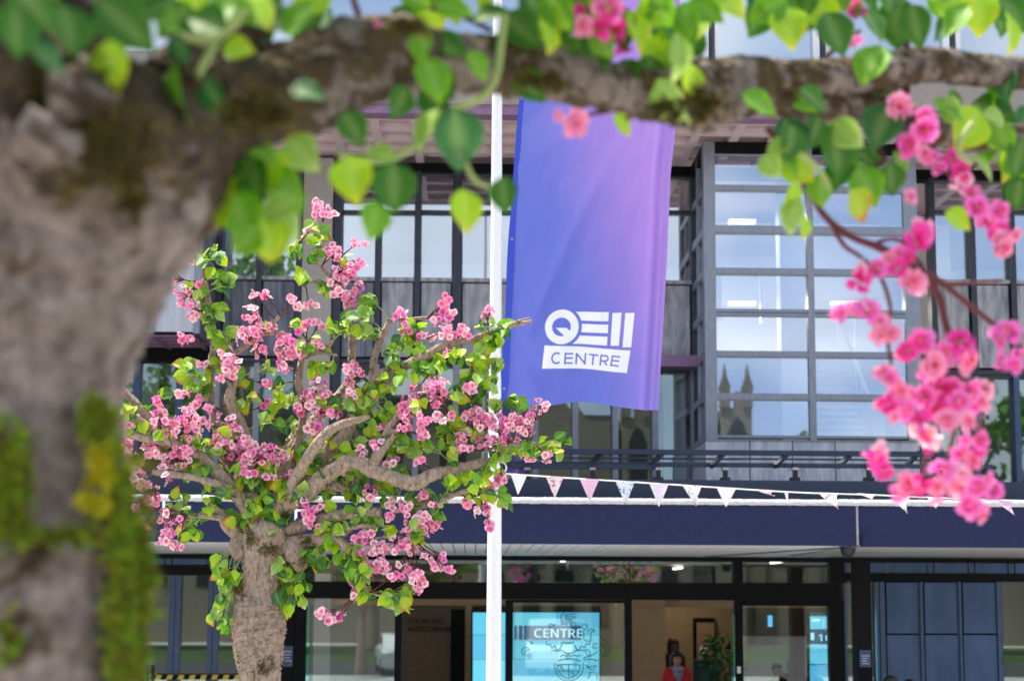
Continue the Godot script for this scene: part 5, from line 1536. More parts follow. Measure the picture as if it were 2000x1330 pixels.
	# single leaves: u, v, length, direction in degrees (0 right, 90 up), tone, turn away, closer by
	var leaves := [
		[217, 132, 130, -88, 2, .1, .40], [245, 49, 150, -40, 0, .3, .36], [133, 56, 130, -70, 0, .4, .36], [350, 186, 125, -86, 1, .8, .34], [417, 189, 125, -66, 4, .8, .32], [465, 95, 78, -5, 2, .9, .3], [350, 96, 80, -80, 4, .5, .34], [588, 31, 120, 50, 1, .3, .2], [598, 178, 92, -10, 4, .5, .2], [402, 40, 110, 160, 0, .4, .3], [300, 20, 90, 200, 0, .3, .3], [440, 20, 110, 20, 1, .5, .25], [30, 60, 150, -80, 0, .3, .4], [60, 10, 140, -60, 0, .4, .4], [90, 110, 110, -30, 4, .5, .4], [320, 40, 80, -30, 1, .6, .3],
		[497, 350, 105, -80, 0, .2, .1], [542, 325, 100, -60, 2, .3, .1], [556, 360, 110, -30, 1, .4, .12], [420, 420, 115, -120, 2, .3, .12], [470, 420, 110, -70, 1, .2, .14], [520, 470, 120, -80, 2, .2, .14], [560, 440, 100, -40, 3, .4, .1], [450, 330, 90, 160, 0, .4, .1], [545, 470, 105, -110, 2, .2, .12], [540, 410, 100, -150, 3, .4, .16], [480, 470, 100, -130, 1, .3, .16], [510, 300, 80, -30, 1, .5, .1], [590, 300, 90, -50, 3, .6, .12], [436, 380, 100, -100, 2, .3, .12],
		[690, 252, 112, -60, 0, .3, .2], [688, 350, 130, -80, 2, .1, .24], [769, 367, 118, -85, 0, .2, .2], [895, 272, 130, -80, 4, .35, .22], [832, 252, 96, -120, 3, .5, .2], [909, 412, 118, -80, 2, .15, .22], [984, 382, 84, -85, 0, .2, .24], [730, 430, 105, -95, 1, .5, .18], [846, 155, 110, -70, 1, .3, .2], [825, 87, 100, -100, 1, .4, .2], [888, 17, 110, -5, 1, .7, .2], [933, 130, 84, -50, 1, .4, .2], [1066, 66, 110, -70, 2, .8, .2], [1178, 84, 76, -60, 1, .5, .14], [1217, 245, 58, -40, 2, .5, .1], [1310, 200, 125, -62, 3, .82, .2], [1245, 60, 90, -70, 2, .3, .16], [1325, 112, 110, -85, 3, .4, .16], [780, 200, 90, -110, 0, .4, .15], [850, 200, 90, -60, 0, .4, .12], [740, 300, 76, 160, 3, .5, .18], [880, 90, 110, -20, 0, .4, .1], [960, 30, 110, -160, 0, .4, .1], [1020, 60, 100, -40, 0, .3, .1], [1090, 20, 100, -60, 1, .4, .12], [1000, 100, 90, -120, 0, .4, .05], [1100, 90, 90, -20, 0, .5, .05], [1290, 20, 90, -50, 1, .4, .12], [1260, 30, 90, -110, 2, .4, .1], [1340, 40, 100, -80, 1, .4, .1], [1380, 20, 100, -40, 1, .4, .1], [1420, 0, 110, -30, 2, .4, .1], [1350, 160, 90, -90, 2, .5, .12],
		[1541, 52, 112, -80, 2, .15, .14], [1632, 66, 125, -70, 0, .2, .12], [1702, 45, 120, -60, 0, .3, .12], [1790, 52, 125, -80, 0, .35, .12], [1870, 38, 95, -130, 1, .3, .14], [1975, 62, 120, -85, 2, .6, .14], [1702, 126, 120, -120, 1, .2, .16], [1485, 203, 95, -25, 1, .3, .16], [1590, 196, 105, -30, 0, .35, .14], [1545, 278, 115, -100, 0, .2, .12], [1636, 297, 120, -80, 0, .25, .1], [1655, 262, 100, -50, 3, .8, .14], [1695, 364, 92, -70, 1, .35, .1], [1741, 350, 78, -80, 0, .3, .1], [1681, 402, 84, -50, 5, .15, .12], [1604, 372, 86, -90, 1, .4, .1], [1506, 325, 78, -60, 3, .5, .1], [1545, 385, 84, -100, 2, .4, .1], [1549, 424, 80, -110, 3, .7, .1], [1874, 430, 84, -30, 2, .2, .14], [1860, 217, 80, -20, 3, .6, .1], [1947, 231, 84, -10, 3, .5, .1], [1920, 325, 84, -45, 3, .75, .1], [1500, 20, 100, -150, 1, .4, .1], [1580, 0, 100, -100, 0, .4, .1], [1660, 0, 100, -60, 1, .4, .08], [1740, 0, 90, -100, 0, .4, .08], [1990, 380, 90, -100, 0, .4, .05], [1760, 320, 70, -60, 1, .5, .06], [1560, 330, 80, -40, 2, .4, .08], [1640, 340, 90, -110, 0, .3, .06], [1960, 270, 90, -60, 1, .5, .06], [1520, 290, 70, -140, 3, .5, .1], [1570, 440, 70, -90, 2, .6, .1],
	]
	# thicker foliage along the top of the limb and in the crown
	for q in [[0, 620, -20, 60, 30], [780, 1380, -20, 170, 46], [1380, 2000, -30, 50, 22], [1500, 1780, 180, 330, 12], [1820, 2010, 150, 360, 14], [410, 560, 310, 480, 12]]:
		for k in q[4]:
			leaves.append([rng.randf_range(q[0], q[1]), rng.randf_range(q[2], q[3]), rng.randf_range(78, 118), rng.randf_range(-150, -20), [0, 0, 1, 4, 0, 1, 2][rng.randi() % 7], rng.randf_range(.1, .6), rng.randf_range(-.14, .12)])
	var grown := []
	for l in leaves:
		var d: float = near_depth(l[0]) - l[6]
		var a := deg_to_rad(l[3])
		var away: float = l[5]
		var dir := Vector3(cos(a), sin(a), rng.randf_range(-0.35, 0.35))
		var face := Vector3(rng.randf_range(-0.3, 0.3) + away * (1.2 if rng.randf() < 0.5 else -1.2), 0.3, 1.0 - away * 0.55)
		var size: float = l[2] * 0.92 * rng.randf_range(0.8, 1.12) / FOCAL * d
		grown.append([at(l[0], l[1], d) - t.position - dir.normalized() * size * 0.5, dir.normalized(), face, size, l[4]])
	set_leaves(t, grown)
	# single blossoms: u, v, width
	var bl := [
		[1755, 210, 72], [1807, 252, 76], [1772, 287, 70], [1805, 301, 60], [1860, 315, 52], [1877, 332, 54], [1895, 378, 58], [1909, 406, 64], [1954, 413, 58], [1958, 455, 60], [1797, 445, 74], [1780, 385, 44], [1671, 17, 56], [1671, 80, 42], [1885, 350, 44],
		[1790, 475, 80], [1958, 475, 74], [1713, 527, 66], [1678, 548, 64], [1737, 510, 56], [1783, 552, 70], [1755, 527, 58], [1695, 608, 76], [1668, 604, 56], [1716, 653, 58], [1744, 650, 48], [1800, 667, 70], [1773, 685, 56], [1874, 667, 70], [1856, 692, 62], [1895, 702, 64], [1968, 650, 80], [1986, 699, 66], [1958, 706, 56],
		[1730, 730, 64], [1825, 713, 74], [1835, 755, 78], [1807, 776, 64], [1755, 765, 74], [1860, 755, 60], [1895, 765, 64], [1874, 783, 60], [1825, 790, 84], [1772, 800, 70], [1905, 786, 56], [1807, 853, 88], [1737, 790, 56], [1916, 860, 58], [1877, 884, 56], [1713, 895, 56], [1790, 825, 60], [1850, 820, 64], [1890, 822, 52],
		[1699, 898, 44], [1727, 920, 52], [1769, 944, 68], [1797, 948, 62], [1842, 920, 68], [1877, 927, 62], [1874, 951, 72], [1909, 951, 62], [1895, 986, 62], [1940, 958, 58], [1909, 997, 58], [1830, 950, 56], [1900, 900, 50],
		[1122, 241, 74], [1150, 25, 84], [1190, 20, 80], [1165, 60, 76], [1200, 62, 70], [1212, 92, 46], [1140, 50, 60], [295, 22, 44], [1090, 225, 30], [736, 46, 18],
	]
	var open := []
	for f in bl:
		var d: float = near_depth(f[0]) - rng.randf_range(0.06, 0.2)
		var face := Vector3(rng.randf_range(-0.7, 0.7), rng.randf_range(-0.7, 0.5), 1.0).normalized()
		var x := rng.randf()
		var kind := 5 if x < 0.42 else (4 if x < 0.62 else (1 if x < 0.84 else (0 if x < 0.97 else 2)))
		if f[1] < 320: kind = [4, 5, 4, 1][int(x * 4)]
		open.append([at(f[0], f[1], d) - t.position, face, f[2] * 1.0 / FOCAL * d, kind])
		if f[2] > 50 and f[0] > 1650 and f[1] > 150:
			open.append([at(f[0] + rng.randf_range(-30, 30), f[1] + rng.randf_range(-28, 28), d + rng.randf_range(-0.03, 0.08)) - t.position, (face + Vector3(rng.randf_range(-1, 1), rng.randf_range(-1, 1), 0.0)).normalized(), f[2] * rng.randf_range(0.65, 0.95) / FOCAL * d, [0, 5, 4, 1, 5][rng.randi() % 5]])
	set_blossoms(t, open)
	moss(t, [[110, 210, 120, 100, .30, 2.0, 300, -20], [200, 300, 110, 90, .32, 1.6, 300, 60], [255, 380, 30, 50, .24, .6, 300, 150], [30, 60, 90, 120, .12, 1.0, 240, -20], [500, 220, 80, 50, .1, 1.0, 110, 0], [800, 60, 50, 26, .06, .4, 70, 0]], 2.8, 2600, 0.018, [Vector3(.09, .075, .012), Vector3(.13, .10, .02), Vector3(.055, .06, .010), Vector3(.16, .12, .03)])
	moss(t, [[22, 950, 40, 110, .172, 1.7, 190, -42, 2.577], [120, 1046, 66, 20, .172, .55, 190, 56, 2.581], [186, 826, 26, 56, .12, .8, 190, 122, 2.615], [226, 980, 22, 120, .06, 1.0, 190, 162, 2.658], [252, 1120, 34, 170, .02, 2.2, 190, 188, 2.727], [245, 1290, 26, 110, .02, 1.2, 190, 181, 2.698], [20, 1250, 20, 40, .17, .3, 190, -44, 2.577]], 2.8, 3000, 0.020, [Vector3(.18, .38, .012), Vector3(.26, .46, .016), Vector3(.11, .22, .010), Vector3(.24, .18, .02), Vector3(.38, .42, .02), Vector3(.14, .10, .02)])
	moss(t, [[188, 925, 20, 46, .135, 1.0, 190, 124, 2.616], [176, 985, 26, 16, .13, .25, 190, 112, 2.607]], 2.8, 2600, 0.018, [Vector3(.78, .66, .012), Vector3(.62, .56, .012), Vector3(.36, .40, .015)])
	moss(t, [[1375, 205, 50, 34, .12, 1.0, 66, 0], [1290, 215, 40, 22, .1, .5, 60, 0], [1060, 160, 60, 24, .08, .6, 60, 0]], 3.45, 1800, 0.018, [Vector3(.10, .085, .012), Vector3(.14, .11, .02), Vector3(.06, .06, .010)])

# ---------------------------------------------------------------- pole, flag, bunting
func make_pole() -> void:
	var foot := at(964, 1330, POLE)
	foot.y = 0.0
	var p := thing("flagpole", "tall tapered white flagpole standing between blossom tree and canopy", "flagpole", foot)
	var px := POLE / FOCAL
	var top: float = at(966, -420, POLE).y
	var prof := [Vector2(0.0, 0.0), Vector2(0.13, 0.0), Vector2(0.13, 0.05), Vector2(0.09, 0.08)]
	for k in 13:
		var y := lerpf(0.08, top, k / 12.0)
		prof.append(Vector2(lerpf(16.4, 7.4, k / 12.0) * px, y))
	part(p, "shaft", lathe(prof, 32), M.white_paint)
	var ball := []
	for k in 13:
		var a := PI * k / 12.0
		ball.append(Vector2(sin(a) * 0.07, top + 0.06 - cos(a) * 0.07))
	part(p, "finial", lathe(ball, 20), M.white_paint)
	# ring that carries the bunting
	var ring := PackedVector3Array()
	var rr := PackedFloat32Array()
	var mid := at(978, 914, POLE - 0.05) - foot
	for k in 15:
		var a := lerpf(-2.4, 2.4, k / 14.0)
		ring.append(mid + Vector3(cos(a) * 0.055, sin(a) * 0.055, 0.05))
		rr.append(0.008)
	part(p, "ring", tube_mesh(ring, rr, 8, 0.02), M.white_metal)
	bar(p, "ring_bracket", M.white_metal, mid + Vector3(-0.07, -0.03, 0.03), mid + Vector3(0.0, -0.05, 0.05), 0.015, 0.015)
	# arm that the flag hangs from, above the picture
	var a0 := at(966, -92, POLE) - foot
	var a1 := at(1345, -76, POLE) - foot
	part(p, "flag_arm", tube_mesh(PackedVector3Array([a0, a1]), PackedFloat32Array([0.018, 0.014]), 10, 0.3), M.white_metal)

var flag_left := [[1031.0, -85.0], [1027.0, 20.0], [1017.0, 192.0], [1007.0, 322.0], [998.0, 462.0], [988.0, 685.0], [981.0, 786.0]]
var flag_right := [[1330.0, -78.0], [1327.0, 60.0], [1320.0, 248.0], [1310.0, 340.0], [1303.0, 510.0], [1292.0, 702.0], [1286.0, 799.0]]

func along(line: Array, t: float) -> Vector2:
	var f := clampf(t, 0, 1) * (line.size() - 1)
	var i := mini(int(f), line.size() - 2)
	var a := Vector2(line[i][0], line[i][1])
	var b := Vector2(line[i + 1][0], line[i + 1][1])
	return a.lerp(b, f - i)

func by_height(line: Array, v: float) -> Vector2:
	for i in line.size() - 1:
		if v <= line[i + 1][1] or i == line.size() - 2:
			return Vector2(line[i][0], line[i][1]).lerp(Vector2(line[i + 1][0], line[i + 1][1]), (v - line[i][1]) / (line[i + 1][1] - line[i][1]))
	return Vector2.ZERO

func flag_uv(s: float, t: float) -> Vector2:
	var v := lerpf(-85.0, 786.0, t)
	var a := by_height(flag_left, v)
	var b := by_height(flag_right, lerpf(-78.0, 799.0, t))
	return a.lerp(b, s)

func seg(p: Vector2, a: Vector2, b: Vector2) -> float:
	var ab := b - a
	return (p - a - ab * clampf((p - a).dot(ab) / ab.length_squared(), 0, 1)).length()

# printed emblem, in the pixels of a close-up 8.314 times enlarged; 1 where white ink lies
func emblem(q: Vector2) -> float:
	var ink := 0.0
	var soft := 7.0
	var edge := func(d: float) -> float: return clampf(0.5 - d / soft, 0.0, 1.0)
	var c := Vector2(480, 482)
	var e := Vector2((q.x - c.x) / 272.0, (q.y - c.y) / 284.0).length()
	var outer := (e - 1.0) * 276.0
	var inner := (Vector2((q.x - 474) / 150.0, (q.y - 482) / 151.0).length() - 1.0) * 150.0
	ink = maxf(ink, minf(edge.call(outer), 1.0 - edge.call(inner)))
	var inside := Geometry2D.is_point_in_polygon(q, PackedVector2Array([Vector2(382, 493), Vector2(555, 500), Vector2(612, 555), Vector2(680, 600), Vector2(600, 680), Vector2(515, 625)]))
	if inside:
		ink = maxf(ink, edge.call(outer))
	# the bars of the E, cut along the circle
	var gap := (e - 1.0) * 276.0 - 52.0
	for r in [[241, 248, 387, 402, 1244, 1232], [438, 456, 578, 597, 1232, 1226], [633, 653, 772, 800, 1220, 1212]]:
		var f := clampf((q.x - 700) / 530.0, -0.3, 1.2)
		var y0 := lerpf(r[0], r[1], f)
		var y1 := lerpf(r[2], r[3], f)
		var xr := lerpf(r[4], r[5], clampf((q.y - y0) / (y1 - y0), 0, 1))
		ink = maxf(ink, minf(minf(edge.call(y0 - q.y), edge.call(q.y - y1)), minf(edge.call(q.x - xr), edge.call(-gap))) if q.x > 600 else 0.0)
	for r in [[1300, 1446, 1266, 1404, 264, 802], [1504, 1650, 1460, 1600, 274, 828]]:
		var f := clampf((q.y - r[4]) / (r[5] - r[4]), 0, 1)
		var xa := lerpf(r[0], r[2], f)
		var xb := lerpf(r[1], r[3], f)
		ink = maxf(ink, minf(minf(edge.call(xa - q.x), edge.call(q.x - xb)), minf(edge.call(r[4] - q.y), edge.call(q.y - r[5]))))
	# white box with open lettering
	var f := clampf((q.x - 200) / 1390.0, -0.1, 1.1)
	var top := lerpf(772, 882, f)
	var bot := lerpf(1146, 1248, f)
	var g := clampf((q.y - top) / (bot - top), 0, 1)
	var box: float = minf(minf(edge.call(top - q.y), edge.call(q.y - bot)), minf(edge.call(lerpf(200, 160, g) - q.x), edge.call(q.x - lerpf(1590, 1530, g))))
	if box > 0.0:
		var d := 1e9
		for s in [[540, 915, 528, 1088], [540, 924, 652, 932], [535, 998, 644, 1004], [528, 1078, 642, 1090], [718, 936, 708, 1102], [722, 942, 852, 1108], [862, 940, 848, 1112], [928, 950, 1062, 962], [992, 955, 976, 1116], [1118, 958, 1100, 1122], [1118, 964, 1190, 968], [1108, 1052, 1180, 1054], [1165, 1054, 1202, 1118], [1302, 966, 1274, 1126], [1300, 970, 1412, 982], [1290, 1042, 1398, 1050], [1276, 1116, 1388, 1132]]:
			d = minf(d, seg(q, Vector2(s[0], s[1]), Vector2(s[2], s[3])))
		var b := Vector2(q.x - 1186, q.y - 1010)
		if b.x > 0.0:
			d = minf(d, absf(b.length() - 43.0))
		var k := Vector2((q.x - 397) / 74.0, (q.y - 990) / 84.0)
		if k.x < 0.62 or absf(k.y) > 0.85:
			d = minf(d, absf(k.length() - 1.0) * 79.0)
		ink = maxf(ink, minf(box, 1.0 - clampf(0.5 - (d - 13.0) / soft, 0, 1)))
	return ink

func make_flag() -> void:
	var f := thing("banner_flag", "tall violet-blue banner flag with white centre logo hanging beside the flagpole", "flag")
	# printed cloth
	var w := 620
	var h := 1760
	var im := Image.create(w, h, false, Image.FORMAT_RGB8)
	var a := Color(.145, .165, .66)
	for y in h:
		for x in w:
			var s := (x + 0.5) / w
			var t := (y + 0.5) / h
			# dye runs from blue at the foot to violet at the upper right
			var k := clampf(1.12 - t * 1.0 + (s - 0.5) * 0.55, 0.0, 1.0)
			var c := Color(.125, .165, .62).lerp(Color(.44, .24, .72), smoothstep(0.15, 1.05, clampf(1.05 - t * 0.95 + (s - 0.5) * 1.0, 0.0, 1.0)))
			# pale diagonal bands, fading out towards the foot
			var diag := s * 0.55 + t * 1.9
			c = c.lerp(Color(.46, .36, .84), 0.14 * smoothstep(0.35, 0.65, 0.5 + 0.5 * sin(diag * 17.0)) * smoothstep(0.62, 0.25, t))
			im.set_pixel(x, y, c.linear_to_srgb())
	var y0 := int(h * 0.74)
	for y in range(y0, h):
		for x in w:
			var s := (x + 0.5) / w
			if s < 0.2 or s > 0.92:
				continue
			var p := flag_uv(s, (y + 0.5) / h)
			if p.x < 1056 or p.x > 1242 or p.y < 600 or p.y > 734:
				continue
			var ink := emblem((p - Vector2(1040, 580)) * 8.314)
			if ink > 0.0:
				im.set_pixel(x, y, im.get_pixel(x, y).lerp(lin(.86, .87, .90), ink))
	var cloth := mat(Color.WHITE, 0.62)
	cloth.albedo_texture = ImageTexture.create_from_image(im)
	cloth.backlight_enabled = true
	cloth.backlight = Color(.62, .62, .62)
	cloth.texture_repeat = false
	var st := SurfaceTool.new()
	st.begin(Mesh.PRIMITIVE_TRIANGLES)
	var nx := 90
	var ny := 170
	for j in ny + 1:
		for i in nx + 1:
			var s := float(i) / nx
			var t := float(j) / ny
			st.set_uv(Vector2(s, t))
			st.add_vertex(flag_point(s, t))
	for j in ny:
		for i in nx:
			var k := j * (nx + 1) + i
			for q in [k, k + 1, k + nx + 1, k + 1, k + nx + 2, k + nx + 1]:
				st.add_index(q)
	st.generate_normals()
	part(f, "cloth", st.commit(), cloth)
	# blue hoist hem with eyelets, foot hem
	var hem := SurfaceTool.new()
	hem.begin(Mesh.PRIMITIVE_TRIANGLES)
	for j in ny + 1:
		var t := float(j) / ny
		var p := flag_point(0.0, t)
		var wide := lerpf(0.030, 0.062, smoothstep(0.0, 1.0, t)) * (1.0 + 0.12 * sin(t * 21.0))
		for i in 3:
			hem.add_vertex(p + Vector3(0.012 + wide * 0.55 - wide * i * 0.62, 0.0, 0.010 - 0.008 * absf(i - 1.0)))
	for j in ny:
		for i in 2:
			var k := j * 3 + i
			for q in [k, k + 3, k + 1, k + 1, k + 3, k + 4]:
				hem.add_index(q)
	hem.generate_normals()
	var hm := mat(lin(.030, .060, .50), 0.6)
	part(f, "hoist_hem", hem.commit(), hm)
	var ring := TorusMesh.new()
	ring.inner_radius = 0.007
	ring.outer_radius = 0.014
	ring.rings = 16
	ring.ring_segments = 8
	for t in [0.02, 0.32, 0.636, 0.97]:
		part(f, "eyelet", ring, M.chrome, Transform3D(Basis(Vector3.RIGHT, PI / 2), flag_point(0.0, t) + Vector3(0.008, 0, 0.018)))

func flag_point(s: float, t: float) -> Vector3:
	var p := flag_uv(s, t)
	# foot sags between its corners
	p.y += 7.0 * sin(s * PI * 1.0) * pow(t, 8.0) * -0.4 + 4.0 * sin(s * 9.0) * pow(t, 14.0)
	var q := at(p.x, p.y, POLE)
	var z := 0.035 * sin(s * 7.0 + t * 2.2 + 0.6) * (0.35 + 0.65 * t)
	z += 0.022 * sin(s * 15.0 - t * 6.0) * smoothstep(0.35, 0.9, t)
	# long fold behind the fly edge
	z += -0.055 * exp(-pow((s - 0.915) / 0.022, 2.0)) * smoothstep(0.1, 0.4, t) - 0.03 * exp(-pow((s - 0.965) / 0.014, 2.0))
	# drawn creases from the hoist
	var d := s * 0.9 - (t - 0.45) * 1.6
	z += 0.020 * exp(-pow(d / 0.05, 2.0)) * smoothstep(0.5, 0.1, s)
	var d2 := (s - 0.30) + (t - 0.70) * 1.1
	z += -0.030 * exp(-pow(d2 / 0.045, 2.0)) * smoothstep(0.45, 0.6, t) * smoothstep(0.92, 0.75, t)
	var d3 := (s - 0.24) - (t - 0.94) * 1.5
	z += -0.045 * exp(-pow(d3 / 0.05, 2.0)) * smoothstep(0.84, 0.93, t)
	z += 0.012 * fine.get_noise_3d(s * 5.0, t * 7.0, 3.0) + 0.003 * fine.get_noise_3d(s * 22.0, t * 18.0, 8.0)
	return q + Vector3(0, 0, z)

func make_bunting() -> void:
	var b := thing("bunting", "string of small patterned pennants running from flagpole across the navy canopy", "bunting")
	var depth := func(u: float) -> float: return 13.95 + (u - 985.0) * 0.0026
	var cord_v := [[985.0, 925.0], [1100.0, 933.0], [1290.0, 945.0], [1430.0, 954.0], [1560.0, 962.0], [1700.0, 966.5], [1850.0, 973.0], [2000.0, 978.0], [2160.0, 979.0]]
	var pts := PackedVector3Array()
	var rad := PackedFloat32Array()
	for c in cord_v:
		pts.append(at(c[0], c[1], depth.call(c[0])))
		rad.append(0.0075)
	part(b, "cord", tube_mesh(pts, rad, 8, 0.1, 0.15, 0.05), M.letter)
	var kinds := ["plain", "red", "gingham", "blue", "lilac", "grey", "plain", "rose", "plain", "rose", "plain", "grey", "plain", "gingham", "red"]
	var us := [1013.0, 1083.0, 1151.0, 1221.0, 1287.0, 1351.0, 1418.0, 1494.0, 1537.0, 1619.0, 1692.0, 1758.0, 1826.0, 1966.0, 2032.0]
	# sideways blow of each tip, and how far the pennant is rolled up
	var blow := [-2.0, 0.0, 1.0, 0.0, -1.0, 8.0, 0.0, 20.0, 6.0, 16.0, 12.0, 16.0, 2.0, 14.0, 6.0]
	var long := [40.0, 42.0, 44.0, 46.0, 46.0, 40.0, 38.0, 12.0, 30.0, 32.0, 10.0, 34.0, 22.0, 32.0, 36.0]
	var half := [16.5, 17.5, 19.0, 19.0, 19.0, 19.0, 19.5, 17.0, 3.5, 18.0, 18.0, 17.5, 16.0, 15.0, 16.0]
	var cloths := {}
	for k in ["plain", "red", "gingham", "blue", "lilac", "grey", "rose"]:
		cloths[k] = pennant_cloth(k)
	for i in us.size():
		var v := 0.0
		for j in cord_v.size() - 1:
			if us[i] >= cord_v[j][0] and us[i] < cord_v[j + 1][0]:
				v = lerpf(cord_v[j][1], cord_v[j + 1][1], (us[i] - cord_v[j][0]) / (cord_v[j + 1][0] - cord_v[j][0]))
		var d: float = depth.call(us[i])
		var st := SurfaceTool.new()
		st.begin(Mesh.PRIMITIVE_TRIANGLES)
		var n := 8
		var idx := []
		for r in n + 1:
			var t := float(r) / n
			for c in 5:
				var s := (c - 2) / 2.0
				var wide: float = half[i] * (1.0 - t) + 0.4
				var bend: float = blow[i] * t * t
				var p := at(us[i] + s * wide + bend, v - 1.0 + long[i] * t + s * 1.1, d)
				p.z += 0.018 + (0.012 + absf(blow[i]) * 0.002) * sin(t * 3.0 + i * 1.3) + 0.014 * s * s * (1.0 if i % 2 else -0.6) * t + 0.006 * sin(s * 4.0 + i)
				st.set_uv(Vector2(0.5 + s * 0.5 * (1.0 - t), t))
				st.add_vertex(p)
		for r in n:
			for c in 4:
				var k := r * 5 + c
				for q in [k, k + 1, k + 5, k + 1, k + 6, k + 5]:
					st.add_index(q)
		st.generate_normals()
		part(b, "pennant", st.commit(), cloths[kinds[i]])

func pennant_cloth(kind: String) -> StandardMaterial3D:
	var im := Image.create(128, 128, false, Image.FORMAT_RGB8)
	var base: Color = {"plain": lin(.88, .88, .90), "red": lin(.80, .66, .70), "gingham": lin(.82, .70, .78), "blue": lin(.72, .78, .84), "lilac": lin(.84, .77, .86), "grey": lin(.86, .86, .88), "rose": lin(.80, .72, .76)}[kind]
	im.fill(base)
	var rr := RandomNumberGenerator.new()
	rr.seed = kind.hash()
	if kind == "gingham":
		for x in 128:
			for y in 128:
				var k := int(x % 12 < 5) + int(y % 12 < 5)
				im.set_pixel(x, y, base.lerp(lin(.62, .18, .45), [0.0, 0.4, 0.8][k]))
	elif kind in ["red", "blue", "grey", "rose"]:
		var ink: Array = {"red": [lin(.5, .02, .06), lin(.6, .1, .2), lin(.25, .02, .05)], "blue": [lin(.06, .22, .5), lin(.25, .45, .65), lin(.04, .08, .25)], "grey": [lin(.05, .05, .1), lin(.3, .3, .45)], "rose": [lin(.65, .05, .2), lin(.75, .25, .4)]}[kind]
		for k in (60 if kind == "blue" else 38):
			var c := Vector2(rr.randf() * 128, rr.randf() * 128)
			var r := rr.randf_range(2.0, 6.0)
			var hollow := rr.randf() < 0.5
			for x in range(int(c.x - 7), int(c.x + 8)):
				for y in range(int(c.y - 7), int(c.y + 8)):
					var d := Vector2(x, y).distance_to(c)
					if x >= 0 and y >= 0 and x < 128 and y < 128 and d < r and not (hollow and d < r * 0.5):
						im.set_pixel(x, y, ink[k % ink.size()])
	var m := mat(Color.WHITE, 0.8)
	m.albedo_texture = ImageTexture.create_from_image(im)
	m.backlight_enabled = true
	m.backlight = Color(.5, .5, .5)
	return m

# ---------------------------------------------------------------- people
var figure := {}

